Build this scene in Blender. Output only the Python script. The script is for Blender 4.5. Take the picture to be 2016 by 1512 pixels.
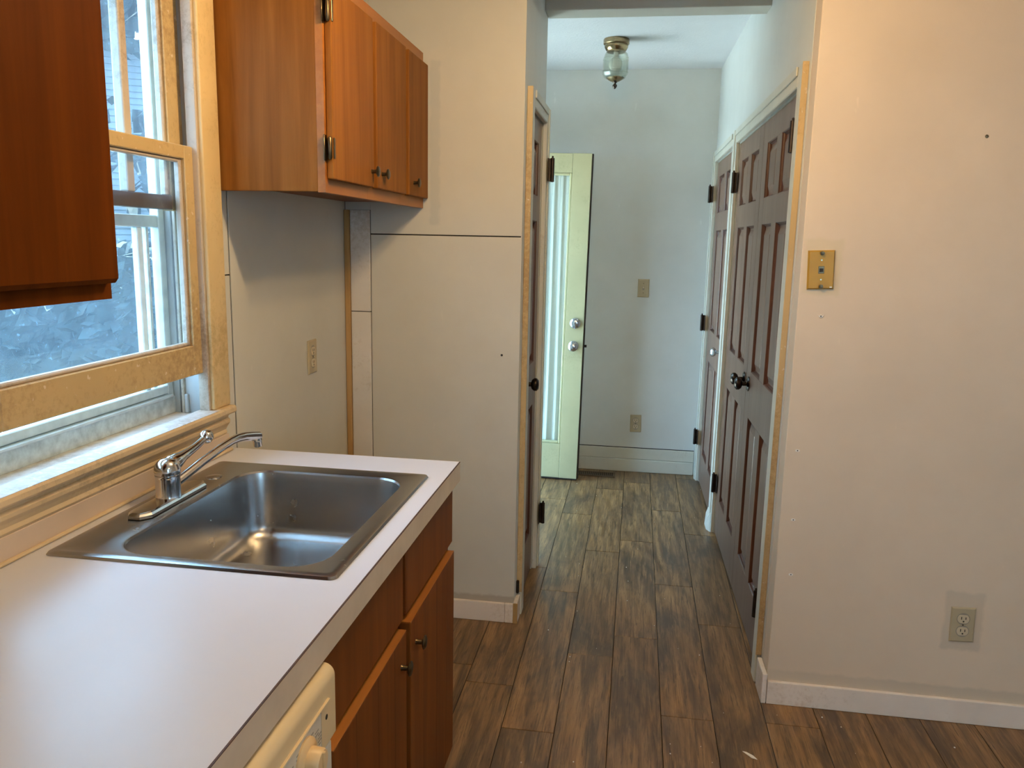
import bpy, bmesh, math, random
from mathutils import Matrix, Vector
random.seed(7)
for o in list(bpy.data.objects): bpy.data.objects.remove(o, do_unlink=True)
S = bpy.context.scene
C = S.collection
PI = math.pi

# ------------------------------------------------------------------ camera
cam = bpy.data.cameras.new('camera'); co = bpy.data.objects.new('camera', cam); C.objects.link(co)
cam.sensor_width = 36.0; cam.lens = 1569.863 / 2016 * 36.0; cam.clip_start = 0.02
R3 = Matrix(((0.98770979, -0.04678758, 0.14913179), (0.15502618, 0.17174145, -0.97286780), (0.01990602, 0.98403038, 0.17688401)))
co.matrix_world = Matrix.Translation((0, 0, 1.5)) @ R3.to_4x4()
S.camera = co

# ------------------------------------------------------------------ world + exposure
world = bpy.data.worlds.new('sky'); S.world = world; world.use_nodes = True
wn = world.node_tree; bg = wn.nodes['Background']
bg.inputs[0].default_value = (0.40, 0.69, 1.0, 1); bg.inputs[1].default_value = 12.5
sun = bpy.data.lights.new('sun', 'SUN'); sun.energy = 76.0; sun.angle = 0.009; sun.color = (0.96, 1.0, 0.94)
suno = bpy.data.objects.new('sun', sun); C.objects.link(suno); suno.rotation_euler = Vector((0.30, 0.28, 0.91)).to_track_quat('Z', 'Y').to_euler()
S.cycles.max_bounces = 7; S.cycles.diffuse_bounces = 4; S.cycles.glossy_bounces = 3; S.cycles.transmission_bounces = 6; S.cycles.transparent_max_bounces = 12
S.cycles.caustics_reflective = False; S.cycles.caustics_refractive = False
S.view_settings.view_transform = 'Standard'; S.view_settings.look = 'None'
S.view_settings.gamma = 1.0; S.view_settings.use_curve_mapping = False
S.view_settings.exposure = 0.0
LAMP_STRENGTH = 490.0      # kitchen ceiling bulbs
def portal(name, loc, rot, sx, sy):
    l = bpy.data.lights.new(name, 'AREA'); l.shape = 'RECTANGLE'; l.size = sx; l.size_y = sy; l.cycles.is_portal = True
    o = bpy.data.objects.new(name, l); C.objects.link(o); o.location = loc; o.rotation_euler = rot
portal('window_portal', (-1.30, 1.55, 1.55), (0, -PI / 2, 0), 1.2, 0.9)
portal('hall_door_portal', (-1.19, 4.46, 1.05), (0, -PI / 2, 0), 2.1, 0.9)
portal('rear_glass_portal', (1.75, -1.72, 1.5), (PI / 2, 0, 0), 0.9, 0.02)

# ------------------------------------------------------------------ materials
MATS = {}
def nd(nt, typ, **kw):
    n = nt.nodes.new(typ)
    for k, v in kw.items(): setattr(n, k, v)
    return n
def base_mat(name):
    m = bpy.data.materials.new(name); m.use_nodes = True
    b = m.node_tree.nodes['Principled BSDF']; MATS[name] = m
    return m, m.node_tree, b
def coord(nt, scale=(1, 1, 1), rot=(0, 0, 0), kind='Object', rnd=False):
    t = nd(nt, 'ShaderNodeTexCoord'); mp = nd(nt, 'ShaderNodeMapping')
    mp.inputs['Scale'].default_value = scale; mp.inputs['Rotation'].default_value = rot
    nt.links.new(t.outputs[kind], mp.inputs[0])
    if rnd:
        oi = nd(nt, 'ShaderNodeObjectInfo'); mu = nd(nt, 'ShaderNodeVectorMath', operation='SCALE')
        cb = nd(nt, 'ShaderNodeCombineXYZ'); 
        for i in range(3): nt.links.new(oi.outputs['Random'], cb.inputs[i])
        mu.inputs['Scale'].default_value = 37.0; nt.links.new(cb.outputs[0], mu.inputs[0])
        nt.links.new(mu.outputs[0], mp.inputs['Location'])
    return mp.outputs[0]
def noise(nt, vec, scale, detail=4, rough=0.55, dist=0.0):
    n = nd(nt, 'ShaderNodeTexNoise'); n.inputs['Scale'].default_value = scale
    n.inputs['Detail'].default_value = detail; n.inputs['Roughness'].default_value = rough; n.inputs['Distortion'].default_value = dist
    nt.links.new(vec, n.inputs['Vector']); return n.outputs['Fac']
def ramp(nt, fac, stops):
    r = nd(nt, 'ShaderNodeValToRGB'); el = r.color_ramp.elements
    while len(el) < len(stops): el.new(0.5)
    for e, (p, c) in zip(el, stops):
        e.position = p; e.color = (*c, 1) if len(c) == 3 else c
    nt.links.new(fac, r.inputs[0]); return r.outputs[0]
def mixc(nt, fac, a, b, mode='MIX'):
    m = nd(nt, 'ShaderNodeMix', data_type='RGBA', blend_type=mode)
    for sock, v in ((m.inputs[0], fac), (m.inputs[6], a), (m.inputs[7], b)):
        if isinstance(v, (int, float)): sock.default_value = v
        elif isinstance(v, tuple): sock.default_value = (*v, 1)
        else: nt.links.new(v, sock)
    return m.outputs[2]
def bump(nt, b, h, strength=0.2, dist=0.002):
    bp = nd(nt, 'ShaderNodeBump'); bp.inputs['Strength'].default_value = strength; bp.inputs['Distance'].default_value = dist
    nt.links.new(h, bp.inputs['Height']); nt.links.new(bp.outputs[0], b.inputs['Normal'])
def simple(name, col, rough=0.5, metal=0.0, var=0.12, scale=8, bmp=0.0, spec=None):
    m, nt, b = base_mat(name); v = coord(nt)
    f = noise(nt, v, scale)
    lo = tuple(max(0, c * (1 - var)) for c in col); hi = tuple(min(1, c * (1 + var)) for c in col)
    nt.links.new(ramp(nt, f, [(0.3, lo), (0.7, hi)]), b.inputs['Base Color'])
    b.inputs['Roughness'].default_value = rough; b.inputs['Metallic'].default_value = metal
    if spec is not None: b.inputs['Specular IOR Level'].default_value = spec
    if bmp: bump(nt, b, noise(nt, v, scale * 12, 6), bmp)
    return m
def boxmask(nt, lo, hi, soft=0.01, wob=0.02):
    """1 inside an axis-aligned box of object coords, ragged edges: for unpainted patches"""
    t = nd(nt, 'ShaderNodeTexCoord'); v = t.outputs['Object']
    nz = nd(nt, 'ShaderNodeTexNoise'); nz.inputs['Scale'].default_value = 30; nt.links.new(v, nz.inputs['Vector'])
    sb = nd(nt, 'ShaderNodeVectorMath', operation='MULTIPLY_ADD'); sb.inputs[1].default_value = (wob,) * 3
    nt.links.new(nz.outputs['Color'], sb.inputs[0])
    off = nd(nt, 'ShaderNodeVectorMath', operation='ADD'); off.inputs[1].default_value = (-wob / 2,) * 3
    nt.links.new(v, off.inputs[0]); nt.links.new(off.outputs[0], sb.inputs[2])
    sp = nd(nt, 'ShaderNodeSeparateXYZ'); nt.links.new(sb.outputs[0], sp.inputs[0])
    out = None
    for i in range(3):
        if lo[i] is None: continue
        for s, lim in ((1, lo[i]), (-1, hi[i])):
            m = nd(nt, 'ShaderNodeMath', operation='MULTIPLY_ADD', use_clamp=True)
            m.inputs[1].default_value = s / soft; m.inputs[2].default_value = -s * lim / soft + 0.5
            nt.links.new(sp.outputs[i], m.inputs[0])
            if out is None: out = m.outputs[0]
            else:
                mm = nd(nt, 'ShaderNodeMath', operation='MULTIPLY'); nt.links.new(out, mm.inputs[0]); nt.links.new(m.outputs[0], mm.inputs[1]); out = mm.outputs[0]
    return out
def wall_mat(name, col, patches=(), texture=0.12, scale=1.3):
    m, nt, b = base_mat(name); v = coord(nt)
    f = noise(nt, v, scale, 5, 0.6); f2 = noise(nt, v, 7, 4, 0.65)
    lo = tuple(c * 0.90 for c in col); hi = tuple(min(1, c * 1.05) for c in col)
    c = ramp(nt, f, [(0.3, lo), (0.68, hi)])
    c = mixc(nt, ramp(nt, f2, [(0.5, (0, 0, 0)), (0.75, (0.35, 0.35, 0.35))]), c, tuple(x * y for x, y in zip(col, (0.95, 0.93, 0.9))))
    # pale filler dabs and small scuffs
    sc = noise(nt, coord(nt, (1, 1, 0.35)), 22, 3, 0.6)
    c = mixc(nt, ramp(nt, sc, [(0.70, (0, 0, 0)), (0.76, (0.5, 0.5, 0.5))]), c, tuple(min(1, x * 1.12) for x in col))
    for lo_, hi_, pc in patches:
        c = mixc(nt, boxmask(nt, lo_, hi_), c, pc)
    nt.links.new(c, b.inputs['Base Color']); b.inputs['Roughness'].default_value = 0.62
    bump(nt, b, noise(nt, v, 130, 4), texture, 0.0015)
    return m
WALL = (0.61, 0.59, 0.52)
wall_mat('wall_paint', WALL)
wall_mat('hall_paint', (0.72, 0.74, 0.71), texture=0.15)
wall_mat('right_wall_paint', (0.74, 0.605, 0.46), [((1.010, None, 0.245), (1.125, None, 0.440), (0.65, 0.545, 0.42)),
         ((0.487, None, 0.078), (2.4, None, 0.118), (0.64, 0.535, 0.41)), ((0.497, None, 1.355), (0.605, None, 1.525), (0.68, 0.565, 0.40))])
wall_mat('pilaster_paint', (0.62, 0.60, 0.53), [((-0.90, None, 0.07), (-0.424, None, 0.105), (0.46, 0.41, 0.34)),
         ((-0.772, None, 1.55), (-0.735, None, 2.13), (0.54, 0.54, 0.49))])
m, nt, b = base_mat('ceiling_paint'); v = coord(nt)
f = noise(nt, v, 60, 6, 0.7); nt.links.new(ramp(nt, noise(nt, v, 2), [(0.3, (0.80, 0.80, 0.80)), (0.7, (0.86, 0.86, 0.86))]), b.inputs['Base Color'])
b.inputs['Roughness'].default_value = 0.8; bump(nt, b, f, 0.6, 0.006)

def painted_old(name, col, dirt, amt=0.62, chip=None, rough=0.45, stretch=(1, 1, 1)):
    m, nt, b = base_mat(name); v = coord(nt, stretch)
    c = ramp(nt, noise(nt, v, 5, 4), [(0.3, tuple(x * 0.92 for x in col)), (0.7, tuple(min(1, x * 1.05) for x in col))])
    g = noise(nt, v, 55, 7, 0.75); g2 = noise(nt, v, 3.5, 3)
    gm = nd(nt, 'ShaderNodeMath', operation='MULTIPLY'); nt.links.new(g, gm.inputs[0]); nt.links.new(g2, gm.inputs[1])
    c = mixc(nt, ramp(nt, gm.outputs[0], [(amt * 0.5 - 0.05, (0, 0, 0)), (amt * 0.5 + 0.08, (0.6, 0.6, 0.6))]), c, dirt)
    if chip:
        c = mixc(nt, ramp(nt, noise(nt, v, 45, 3, 0.6), [(0.66, (0, 0, 0)), (0.70, (1, 1, 1))]), c, chip)
    nt.links.new(c, b.inputs['Base Color']); b.inputs['Roughness'].default_value = rough
    bump(nt, b, g, 0.15, 0.001)
    return m
painted_old('cream_trim', (0.68, 0.50, 0.25), (0.42, 0.28, 0.11), 0.64)
painted_old('sash_paint', (0.56, 0.40, 0.19), (0.28, 0.17, 0.07), 0.58, (0.70, 0.58, 0.42))
painted_old('sash_inner', (0.54, 0.46, 0.37), (0.24, 0.16, 0.09), 0.6)
painted_old('dark_rail', (0.10, 0.07, 0.055), (0.24, 0.18, 0.14), 0.6)
painted_old('stool_paint', (0.66, 0.50, 0.30), (0.42, 0.30, 0.17), 0.66)
painted_old('stool_bare', (0.60, 0.57, 0.54), (0.28, 0.20, 0.14), 0.52, (0.75, 0.73, 0.70))
painted_old('white_trim', (0.70, 0.66, 0.60), (0.50, 0.42, 0.32), 0.70)
painted_old('hall_trim', (0.68, 0.67, 0.58), (0.50, 0.45, 0.34), 0.74)
painted_old('raw_edge', (0.58, 0.43, 0.23), (0.34, 0.21, 0.09), 0.56, (0.68, 0.60, 0.48))
painted_old('baseboard_paint', (0.86, 0.76, 0.66), (0.60, 0.47, 0.35), 0.66, rough=0.4)
painted_old('exterior_door_paint', (0.47, 0.455, 0.265), (0.34, 0.325, 0.18), 0.70, rough=0.4)
painted_old('backsplash_paint', (0.64, 0.50, 0.38), (0.48, 0.36, 0.25), 0.74, rough=0.35)

def wood(name, dark, mid, light, rough=0.4, axis=2, rnd=False, gscale=1.0, coat=0.0, spec=0.4):
    m, nt, b = base_mat(name)
    sc = [16 * gscale, 16 * gscale, 16 * gscale]; sc[axis] = 0.9 * gscale
    v = coord(nt, tuple(sc), rnd=rnd)
    f = noise(nt, v, 1.6, 7, 0.62, 0.6)
    sc2 = [2.2, 2.2, 2.2]; sc2[axis] = 0.7
    f2 = noise(nt, coord(nt, tuple(sc2), rnd=rnd), 1.7, 3)
    c = ramp(nt, f, [(0.25, dark), (0.5, mid), (0.78, light)])
    c = mixc(nt, ramp(nt, f2, [(0.35, (0, 0, 0)), (0.75, (0.55, 0.55, 0.55))]), c, dark)
    nt.links.new(c, b.inputs['Base Color']); b.inputs['Roughness'].default_value = rough
    b.inputs['Specular IOR Level'].default_value = spec
    b.inputs['Coat Weight'].default_value = coat
    bump(nt, b, f, 0.05, 0.001)
    return m
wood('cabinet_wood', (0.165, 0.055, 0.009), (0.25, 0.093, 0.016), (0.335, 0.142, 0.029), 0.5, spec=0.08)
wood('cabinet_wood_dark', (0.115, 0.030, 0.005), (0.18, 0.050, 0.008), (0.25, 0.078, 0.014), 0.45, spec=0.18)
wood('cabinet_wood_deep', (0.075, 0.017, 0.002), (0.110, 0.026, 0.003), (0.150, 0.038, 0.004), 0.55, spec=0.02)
wood('cabinet_edge', (0.24, 0.085, 0.016), (0.36, 0.13, 0.024), (0.44, 0.18, 0.04), 0.4, axis=1)
wood('door_wood', (0.135, 0.080, 0.056), (0.185, 0.112, 0.078), (0.235, 0.148, 0.105), 0.36, spec=0.35)
wood('door_moulding', (0.055, 0.019, 0.010), (0.090, 0.031, 0.015), (0.13, 0.048, 0.022), 0.4)
wood('tan_strip', (0.35, 0.20, 0.07), (0.46, 0.28, 0.11), (0.55, 0.36, 0.16), 0.6)

# floor planks: printed vinyl, every plank with its own tone and figure
m, nt, b = base_mat('plank')
v = coord(nt, (9, 0.85, 1), rnd=True); v2 = coord(nt, (3.0, 1.2, 1), rnd=True); v3 = coord(nt, (55, 4.5, 1), rnd=True)
f1 = noise(nt, v, 1.5, 7, 0.62, 1.6); f2 = noise(nt, v2, 1.5, 4, 0.6, 0.8); f3 = noise(nt, v3, 1.2, 5, 0.7, 0.4)
wv = nd(nt, 'ShaderNodeTexWave', wave_type='RINGS', rings_direction='Z'); wv.inputs['Scale'].default_value = 1.0; wv.inputs['Distortion'].default_value = 9
wv.inputs['Detail'].default_value = 4; wv.inputs['Detail Scale'].default_value = 1.3
nt.links.new(coord(nt, (7, 1.0, 1), rnd=True), wv.inputs['Vector'])
c = ramp(nt, f1, [(0.30, (0.040, 0.024, 0.014)), (0.48, (0.140, 0.086, 0.047)), (0.68, (0.285, 0.185, 0.105))])
c = mixc(nt, 0.30, c, ramp(nt, wv.outputs['Fac'], [(0.1, (0.07, 0.046, 0.03)), (0.8, (0.24, 0.168, 0.11))]))
c = mixc(nt, ramp(nt, f2, [(0.46, (0, 0, 0)), (0.66, (0.8, 0.8, 0.8))]), c, (0.048, 0.034, 0.025))
c = mixc(nt, ramp(nt, f3, [(0.5, (0, 0, 0)), (0.72, (0.55, 0.55, 0.55))]), c, (0.30, 0.205, 0.125))
oi = nd(nt, 'ShaderNodeObjectInfo')
c = mixc(nt, 0.5, c, ramp(nt, oi.outputs['Random'], [(0.0, (0.62, 0.60, 0.58)), (1.0, (1.15, 1.1, 1.05))]), 'MULTIPLY')
st_ = noise(nt, coord(nt, (110, 4.5, 1), rnd=True), 1.1, 6, 0.72, 1.2)
c = mixc(nt, ramp(nt, st_, [(0.36, (0.8, 0.8, 0.8)), (0.50, (0, 0, 0))]), c, (0.034, 0.021, 0.013))
vo = nd(nt, 'ShaderNodeTexVoronoi'); vo.inputs['Scale'].default_value = 1.0
nt.links.new(coord(nt, (4.2, 1.7, 1), rnd=True), vo.inputs['Vector'])
c = mixc(nt, ramp(nt, vo.outputs['Distance'], [(0.03, (0.85, 0.85, 0.85)), (0.16, (0, 0, 0))]), c, (0.022, 0.014, 0.010))
hs = nd(nt, 'ShaderNodeHueSaturation'); hs.inputs['Value'].default_value = 1.55; hs.inputs['Saturation'].default_value = 1.25; nt.links.new(c, hs.inputs['Color'])
nt.links.new(hs.outputs[0], b.inputs['Base Color'])
rr = nd(nt, 'ShaderNodeMapRange'); rr.inputs[3].default_value = 0.32; rr.inputs[4].default_value = 0.44; nt.links.new(f1, rr.inputs[0]); nt.links.new(rr.outputs[0], b.inputs['Roughness'])
b.inputs['Specular IOR Level'].default_value = 0.6
bump(nt, b, f3, 0.25, 0.0015)
simple('joint', (0.02, 0.014, 0.01), 0.8)
simple('gap_dark', (0.012, 0.009, 0.007), 0.8)
simple('laminate', (0.65, 0.66, 0.735), 0.33, var=0.025, scale=3, spec=0.45)
simple('laminate_edge', (0.60, 0.50, 0.39), 0.4, var=0.08, scale=14)
simple('laminate_seam', (0.06, 0.025, 0.015), 0.6)
m, nt, b = base_mat('steel'); v = coord(nt); f = noise(nt, v, 14, 5)
nt.links.new(ramp(nt, noise(nt, coord(nt), 9, 6, 0.7), [(0.3, (0.415, 0.405, 0.395)), (0.7, (0.455, 0.445, 0.435))]), b.inputs['Base Color'])
b.inputs['Metallic'].default_value = 1; rr = nd(nt, 'ShaderNodeMapRange'); rr.inputs[3].default_value = 0.25; rr.inputs[4].default_value = 0.285
nt.links.new(f, rr.inputs[0]); nt.links.new(rr.outputs[0], b.inputs['Roughness'])
simple('steel_stain', (0.45, 0.36, 0.27), 0.6, 0.5, 0.2, 40)
simple('chrome', (0.66, 0.66, 0.67), 0.12, 1.0, 0.12, 18)
simple('antique_brass', (0.13, 0.095, 0.055), 0.34, 1.0, 0.3, 30)
simple('black_hinge', (0.035, 0.025, 0.02), 0.42, 0.7, 0.3, 30)
simple('bronze_knob', (0.07, 0.055, 0.045), 0.26, 1.0, 0.3, 20)
simple('lamp_brass', (0.30, 0.225, 0.13), 0.25, 1.0, 0.2, 20)
simple('satin_nickel', (0.62, 0.64, 0.68), 0.2, 1.0, 0.08, 20)
simple('almond_plastic', (0.46, 0.385, 0.25), 0.4, var=0.06)
simple('ivory_plastic', (0.60, 0.51, 0.36), 0.35, var=0.05)
simple('phone_plate', (0.43, 0.235, 0.022), 0.42, 0.15, 0.08, 20)
simple('dark_slot', (0.02, 0.015, 0.01), 0.6)
simple('appliance_almond', (0.72, 0.56, 0.33), 0.32, var=0.04)
simple('appliance_label', (0.66, 0.60, 0.50), 0.4, var=0.04)
simple('label_print', (0.30, 0.27, 0.22), 0.5)
simple('appliance_knob', (0.74, 0.52, 0.27), 0.35, var=0.04)
simple('aluminium', (0.70, 0.72, 0.73), 0.42, 0.15, 0.12, 25, 0.1)
simple('galvanised', (0.60, 0.63, 0.63), 0.5, 0.3, 0.22, 45, 0.15)
simple('vinyl_jamb', (0.46, 0.46, 0.45), 0.4, var=0.08, scale=12)
simple('dark_track', (0.06, 0.05, 0.045), 0.6)
simple('register_metal', (0.13, 0.09, 0.06), 0.45, 0.6)
simple('debris', (0.85, 0.82, 0.76), 0.7)
simple('bulb_frost', (0.80, 0.80, 0.74), 0.5, var=0.02)
simple('weatherstrip', (0.035, 0.03, 0.025), 0.8)
simple('shade_dark_grass', (0.009, 0.018, 0.014), 0.9, var=0.45, scale=1.4)  # tree shade is put into this very dark grass colour
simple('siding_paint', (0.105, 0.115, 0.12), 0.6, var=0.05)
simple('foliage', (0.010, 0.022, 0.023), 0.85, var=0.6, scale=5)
simple('bark', (0.05, 0.038, 0.03), 0.9, var=0.4, scale=20)
simple('outside_concrete', (0.52, 0.54, 0.50), 0.8)
def glass_mat(name, tint, dirt, dirtcol, sc=14, refl=0.02):
    m = bpy.data.materials.new(name); m.use_nodes = True; nt = m.node_tree; MATS[name] = m
    nt.nodes.remove(nt.nodes['Principled BSDF']); out = nt.nodes['Material Output']
    tr = nd(nt, 'ShaderNodeBsdfTransparent'); tr.inputs[0].default_value = (*tint, 1)
    gl = nd(nt, 'ShaderNodeBsdfGlossy'); gl.inputs['Roughness'].default_value = 0.03
    lw = nd(nt, 'ShaderNodeLayerWeight'); lw.inputs[0].default_value = 0.5
    pw = nd(nt, 'ShaderNodeMath', operation='POWER'); pw.inputs[1].default_value = 5.0; nt.links.new(lw.outputs['Facing'], pw.inputs[0])
    fr = nd(nt, 'ShaderNodeMath', operation='MULTIPLY_ADD', use_clamp=True); fr.inputs[1].default_value = 0.45; fr.inputs[2].default_value = refl; nt.links.new(pw.outputs[0], fr.inputs[0])
    m1 = nd(nt, 'ShaderNodeMixShader'); nt.links.new(fr.outputs[0], m1.inputs[0]); nt.links.new(tr.outputs[0], m1.inputs[1]); nt.links.new(gl.outputs[0], m1.inputs[2])
    tl = nd(nt, 'ShaderNodeBsdfTranslucent'); tl.inputs[0].default_value = (*dirtcol, 1)
    v = coord(nt)
    f = noise(nt, v, sc, 6, 0.7); sp = noise(nt, v, 90, 2, 0.5)
    a = ramp(nt, f, [(0.3, (dirt * 0.6,) * 3), (0.75, (min(1, dirt * 1.6),) * 3)])
    a = mixc(nt, ramp(nt, sp, [(0.70, (0, 0, 0)), (0.74, (0.6, 0.6, 0.6))]), a, (min(0.5, dirt * 6),) * 3)
    m2 = nd(nt, 'ShaderNodeMixShader'); nt.links.new(a, m2.inputs[0]); nt.links.new(m1.outputs[0], m2.inputs[1]); nt.links.new(tl.outputs[0], m2.inputs[2])
    nt.links.new(m2.outputs[0], out.inputs[0]); return m
glass_mat('dirty_glass', (0.96, 0.98, 0.99), 0.016, (0.8, 0.87, 0.95), refl=0.02)
glass_mat('storm_glass', (0.93, 0.97, 0.99), 0.022, (0.72, 0.87, 0.97), 9, 0.02)
glass_mat('door_glass', (0.97, 0.99, 0.98), 0.02, (0.85, 0.88, 0.88), refl=0.01)
glass_mat('clear_glass', (0.91, 0.925, 0.89), 0.05, (0.85, 0.86, 0.80), refl=0.07)
m = bpy.data.materials.new('sheer_curtain'); m.use_nodes = True; nt = m.node_tree; MATS['sheer_curtain'] = m
b = nt.nodes['Principled BSDF']; b.inputs['Roughness'].default_value = 0.9
nt.links.new(ramp(nt, noise(nt, coord(nt, (30, 30, 1)), 3), [(0.3, (0.88, 0.88, 0.79)), (0.7, (0.93, 0.93, 0.85))]), b.inputs['Base Color'])
tl = nd(nt, 'ShaderNodeBsdfTranslucent'); tl.inputs[0].default_value = (0.86, 0.87, 0.80, 1); mx = nd(nt, 'ShaderNodeMixShader'); mx.inputs[0].default_value = 0.3
nt.links.new(b.outputs[0], mx.inputs[1]); nt.links.new(tl.outputs[0], mx.inputs[2]); nt.links.new(mx.outputs[0], nt.nodes['Material Output'].inputs[0])
m = bpy.data.materials.new('lit_bulb'); m.use_nodes = True; nt = m.node_tree; MATS['lit_bulb'] = m
b = nt.nodes['Principled BSDF']; b.inputs['Emission Color'].default_value = (1.0, 0.68, 0.33, 1); b.inputs['Emission Strength'].default_value = LAMP_STRENGTH
m2 = m.copy(); m2.name = 'lit_bulb_fill'; MATS['lit_bulb_fill'] = m2; m2.node_tree.nodes['Principled BSDF'].inputs['Emission Strength'].default_value = LAMP_STRENGTH * 0.44

# ------------------------------------------------------------------ mesh helpers
RM = {}          # root matrices of empties / top meshes
def rootm(o):
    while o is not None and o.parent is not None: o = o.parent
    return RM.get(o.name, Matrix()) if o is not None else Matrix()
class MB:
    """collects shapes in world space (through an optional frame) and links them as one mesh object"""
    def __init__(s, frame=None): s.bm = bmesh.new(); s.F = frame or Matrix()
    def _add(s, verts, faces):
        vs = [s.bm.verts.new(s.F @ Vector(v)) for v in verts]
        for f in faces:
            try: s.bm.faces.new([vs[i] for i in f])
            except ValueError: pass
        return s
    def box(s, x0, x1, y0, y1, z0, z1, bev=0.0, seg=2):
        x0, x1 = min(x0, x1), max(x0, x1); y0, y1 = min(y0, y1), max(y0, y1); z0, z1 = min(z0, z1), max(z0, z1)
        t = bmesh.new(); bmesh.ops.create_cube(t, size=1)
        for v in t.verts: v.co = Vector(((x0 + x1) / 2 + v.co.x * (x1 - x0), (y0 + y1) / 2 + v.co.y * (y1 - y0), (z0 + z1) / 2 + v.co.z * (z1 - z0)))
        if bev: bmesh.ops.bevel(t, geom=list(t.edges), offset=bev, segments=seg, affect='EDGES', profile=0.5)
        t.verts.index_update(); s._add([v.co.copy() for v in t.verts], [[v.index for v in f.verts] for f in t.faces]); t.free(); return s
    def lathe(s, origin, axis, prof, n=24, cap=True):
        """prof: list of (radius, distance along axis)"""
        a = Vector(axis).normalized(); u = a.orthogonal().normalized(); w = a.cross(u); o = Vector(origin)
        V = []; Fc = []
        for r, d in prof:
            for i in range(n):
                t = 2 * PI * i / n; V.append(o + a * d + (u * math.cos(t) + w * math.sin(t)) * max(r, 1e-5))
        for k in range(len(prof) - 1):
            for i in range(n): Fc.append([k * n + i, k * n + (i + 1) % n, (k + 1) * n + (i + 1) % n, (k + 1) * n + i])
        if cap: Fc.append(list(range(n))[::-1]); Fc.append([(len(prof) - 1) * n + i for i in range(n)])
        return s._add(V, Fc)
    def tube(s, pts, radii, n=14, flat=1.0):
        pts = [Vector(p) for p in pts]; V = []; Fc = []; up = Vector((0, 0, 1))
        for k, p in enumerate(pts):
            d = (pts[min(k + 1, len(pts) - 1)] - pts[max(k - 1, 0)]).normalized()
            a = d.cross(up); a = a.normalized() if a.length > 1e-4 else Vector((1, 0, 0)); b2 = a.cross(d)
            r = radii[k] if isinstance(radii, (list, tuple)) else radii
            for i in range(n):
                t = 2 * PI * i / n; V.append(p + a * math.cos(t) * r + b2 * math.sin(t) * r * flat)
        for k in range(len(pts) - 1):
            for i in range(n): Fc.append([k * n + i, k * n + (i + 1) % n, (k + 1) * n + (i + 1) % n, (k + 1) * n + i])
        Fc.append(list(range(n))[::-1]); Fc.append([(len(pts) - 1) * n + i for i in range(n)])
        return s._add(V, Fc)
    def loops(s, rings, close_first=False, close_last=False):
        n = len(rings[0]); V = [p for r in rings for p in r]; Fc = []
        for k in range(len(rings) - 1):
            for i in range(n): Fc.append([k * n + i, k * n + (i + 1) % n, (k + 1) * n + (i + 1) % n, (k + 1) * n + i])
        if close_first: Fc.append(list(range(n))[::-1])
        if close_last: Fc.append([(len(rings) - 1) * n + i for i in range(n)])
        return s._add(V, Fc)
    def prism(s, poly, axis, a0, a1):
        """poly: 2-D points in the two other axes; extruded along axis (0,1,2)"""
        def p3(p, a):
            q = list(p); q.insert(axis, a); return q
        n = len(poly); V = [p3(p, a0) for p in poly] + [p3(p, a1) for p in poly]
        Fc = [[i, (i + 1) % n, n + (i + 1) % n, n + i] for i in range(n)] + [list(range(n))[::-1], list(range(n, 2 * n))]
        return s._add(V, Fc)
    def build(s, name, mat, parent=None, smooth=False, mats=None):
        bm = s.bm; bmesh.ops.recalc_face_normals(bm, faces=list(bm.faces))
        M = rootm(parent).inverted() if parent is not None else Matrix()
        for v in bm.verts: v.co = M @ v.co
        me = bpy.data.meshes.new(name); bm.to_mesh(me); bm.free()
        me.materials.append(MATS[mat])
        o = bpy.data.objects.new(name, me); C.objects.link(o)
        if parent is not None: o.parent = parent
        else: RM[o.name] = Matrix()
        if smooth:
            for p in me.polygons: p.use_smooth = True
            try: me.set_sharp_from_angle(angle=math.radians(38))
            except Exception: pass
        return o
def tag(o, label=None, cat=None, group=None, kind=None):
    for k, v in (('label', label), ('category', cat), ('group', group), ('kind', kind)):
        if v: o[k] = v
    return o
def thing(name, label, cat, loc=(0, 0, 0), rotz=0, group=None, kind=None):
    o = bpy.data.objects.new(name, None); C.objects.link(o); o.empty_display_size = 0.05
    o.location = loc; o.rotation_euler = (0, 0, rotz); RM[o.name] = Matrix.Translation(loc) @ Matrix.Rotation(rotz, 4, 'Z')
    return tag(o, label, cat, group, kind)
def bx(*a, **k): return MB().box(*a, **k)
def rrect(x0, x1, y0, y1, r, z, n=8):
    P = []
    for cx, cy, a0 in ((x1 - r, y1 - r, 0), (x0 + r, y1 - r, PI / 2), (x0 + r, y0 + r, PI), (x1 - r, y0 + r, 1.5 * PI)):
        for i in range(n + 1):
            a = a0 + PI / 2 * i / n; P.append((cx + r * math.cos(a), cy + r * math.sin(a), z))
    return P

# ================================================================== STRUCTURE
XL = -1.10           # kitchen window wall
YP = 2.94            # pilaster wall face
XP = -0.425          # hall side of the stub wall
YR = 2.545           # right wall face
XB = -1.13           # left wall of the back hall
YB = 5.21            # back wall
ZC = 2.55
ZK = 2.325           # lower kitchen ceiling
A = Vector((0.487, YR, 0)); B_ = Vector((0.444, YB, 0)); dv = (B_ - A); PHI = math.atan2(-dv.x, dv.y)
# right hall wall frame: local x = outward (into the hall), local y = along the wall (s), z up
HF = Matrix.Translation(A) @ Matrix.Rotation(PHI, 4, 'Z') @ Matrix.Diagonal((-1, 1, 1, 1))

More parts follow.
